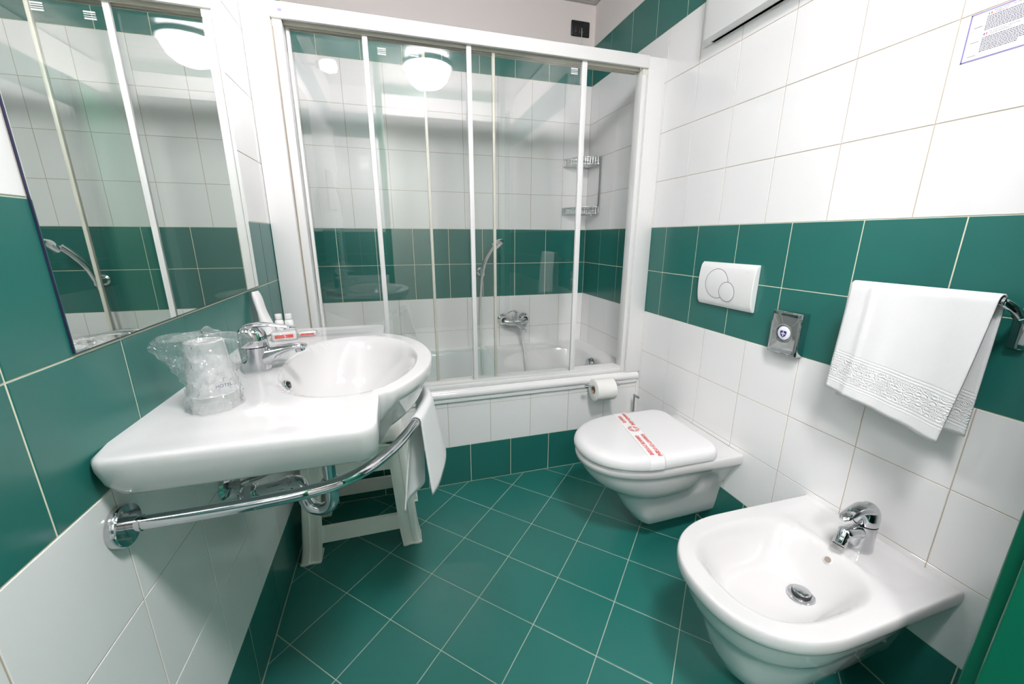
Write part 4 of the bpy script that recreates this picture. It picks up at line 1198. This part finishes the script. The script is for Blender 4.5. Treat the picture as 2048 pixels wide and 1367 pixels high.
# ---------------------------------------------------------------- notice, wall box, door, hair dryer
g = empty('wall_notice', (W, .58, 1.55), label='white notice with violet border and small print on the right wall', category='notice')
x = W - .0008; ya, yb, za, zb = .6575, .515, 1.510, 1.598
v, f = boxg((x, yb, za), (W - .0001, ya, zb)); part(mobj('sheet', v, f, 'band', smooth=False), g)
mb = MB()
for a, b2 in (((ya, za), (yb, za + .0024)), ((ya, zb - .0024), (yb, zb)), ((ya, za), (ya - .0024, zb)), ((yb + .0024, za), (yb, zb))):
    mb.box((x - .0002, min(a[0], b2[0]), a[1]), (x, max(a[0], b2[0]), b2[1]))
part(mb.make('border', 'violet', smooth=False), g)
mb = MB(); mg = MB()
def words(m_, y0w, y1w, z, h):
    y = y0w
    while y > y1w:
        L = random.uniform(.0016, .0042); e = max(y - L, y1w)
        m_.box((x - .0002, e, z - h / 2), (x, y, z + h / 2)); y = e - .0007
zl = zb - .0125
for k in range(9): words(mb, ya - .026, yb + .005 + (.04 if k == 8 else 0), zl - k * .0029, .0015)
zl2 = zb - .0500
for k in range(9): words(mb, ya - .026, yb + .012 + (.05 if k > 6 else 0), zl2 - k * .0030, .0015)
part(mb.make('small_print', 'grey_ink', smooth=False), g)
TR = frame((x - .0003, ya - .034, zb - .0055), (-1, 0, 0), (0, -1, 0))
text('heading', "PERMETTETECI, SALVIAMO", .0036, TR, 'ink', g, 0, 'LEFT')
text('heading', "L'AMBIENTE !", .0036, frame((x - .0003, ya - .034, zb - .0092), (-1, 0, 0), (0, -1, 0)), 'ink', g, 0, 'LEFT')
text('heading', "S'IL VOUS PLAIT, SAUVONS", .0036, frame((x - .0003, ya - .034, zb - .0413), (-1, 0, 0), (0, -1, 0)), 'ink', g, 0, 'LEFT')
text('heading', "L'ENVIRONNEMENT !", .0036, frame((x - .0003, ya - .034, zb - .0452), (-1, 0, 0), (0, -1, 0)), 'ink', g, 0, 'LEFT')
for zf, c1 in ((zb - .0078, 'flag_green'), (zb - .0436, 'flag_blue')):
    v, f = boxg((x - .0003, ya - .0285, zf - .002), (x, ya - .027, zf + .002)); part(mobj('flag_stripe', v, f, c1, smooth=False), g)
    v, f = boxg((x - .0003, ya - .0320, zf - .002), (x, ya - .0305, zf + .002)); part(mobj('flag_stripe', v, f, 'red', smooth=False), g)
for zf in (zb - .018, zb - .045, zb - .070):
    v, f = boxg((x - .0002, ya - .021, zf - .008), (x, ya - .008, zf + .008)); part(mobj('towel_picture', v, f, 'pale_ink', smooth=False), g)
    v, f = boxg((x - .0003, ya - .022, zf - .0092), (x, ya - .009, zf - .0085)); part(mobj('picture_line', v, f, 'grey_ink', smooth=False), g)
for zf in (zb - .032, zb - .0835): text('caption', 'FIG. A', .0026, frame((x - .0003, ya - .006, zf), (-1, 0, 0), (0, -1, 0)), 'grey_ink', g, 0, 'LEFT')

g = empty('wall_heater', (W, 1.2, 1.84), label='white flat wall heater box high on the right wall', category='heater')
v, f = boxg((W - .050, .78, 1.842), (W, 1.405, 2.20), .003, 2); part(mobj('casing', v, f, 'white_plastic'), g)
v, f = boxg((W - .018, .76, 1.842), (W - .0002, 1.452, 2.22), .002, 2); part(mobj('back_plate', v, f, 'white_plastic'), g)
mb = MB()
for k in range(8): mb.box((W - .052, .84 + k * .065, 2.05), (W - .049, .885 + k * .065, 2.17))
part(mb.make('vent_slots', 'grey'), g)

# open green door, hinged on the near wall
E = Vector((1.276, .27, 0)); Hh = Vector((1.465, -.575, 0)); d = (E - Hh).normalized(); n = Vector((-d.y, d.x, 0))
if n.x > 0: n = -n
g = empty('door_1', Hh, kind='structure')
def door_slab(s0, s1, t0, t1, z0, z1, name, bev):
    v, f = boxg((s0, t0, z0), (s1, t1, z1), bev, 4)
    T = Matrix.Identity(4)
    nb = -n
    for i in range(3): T[i][0] = d[i]; T[i][1] = nb[i]; T[i][2] = (0, 0, 1)[i]; T[i][3] = Hh[i]
    o = mobj(name, v, f, 'door', angle=50); o.data.transform(T); return part(o, g)
L = (E - Hh).length
door_slab(0.01, L - .018, 0, .030, .01, 2.04, 'door_leaf', .004)
door_slab(0.01, L, .024, .042, .01, 2.05, 'door_lip', .004)

g = empty('hair_dryer', (0, .16, 1.35), label='white hair dryer with coiled cord on the left wall, seen reflected in the glass', category='hair dryer')
v, f = boxg((0, .10, 1.34), (.055, .22, 1.62), .012, 3); part(mobj('wall_unit', v, f, 'white_plastic'), g)
mb = MB().tube([(.06, .16, 1.50), (.085, .16, 1.47), (.095, .16, 1.36), (.09, .16, 1.30)], [(.022, .022), (.026, .026), (.022, .022), (.018, .018)], 20, True, 5); part(mb.make('handset', 'white_plastic'), g)
P = []
for i in range(700):
    t = i / 699; a = t * 2 * pi * 52
    th = pi * t; cy2 = .20 - .09 * t; zc2 = 1.34 - .40 * sin(th)
    P.append((.05 + .011 * cos(a), cy2 + .011 * sin(a), zc2))
v, f = tubeg(P, .0028, 5, True); part(mobj('coiled_cord', v, f, 'white_plastic', angle=80), g)
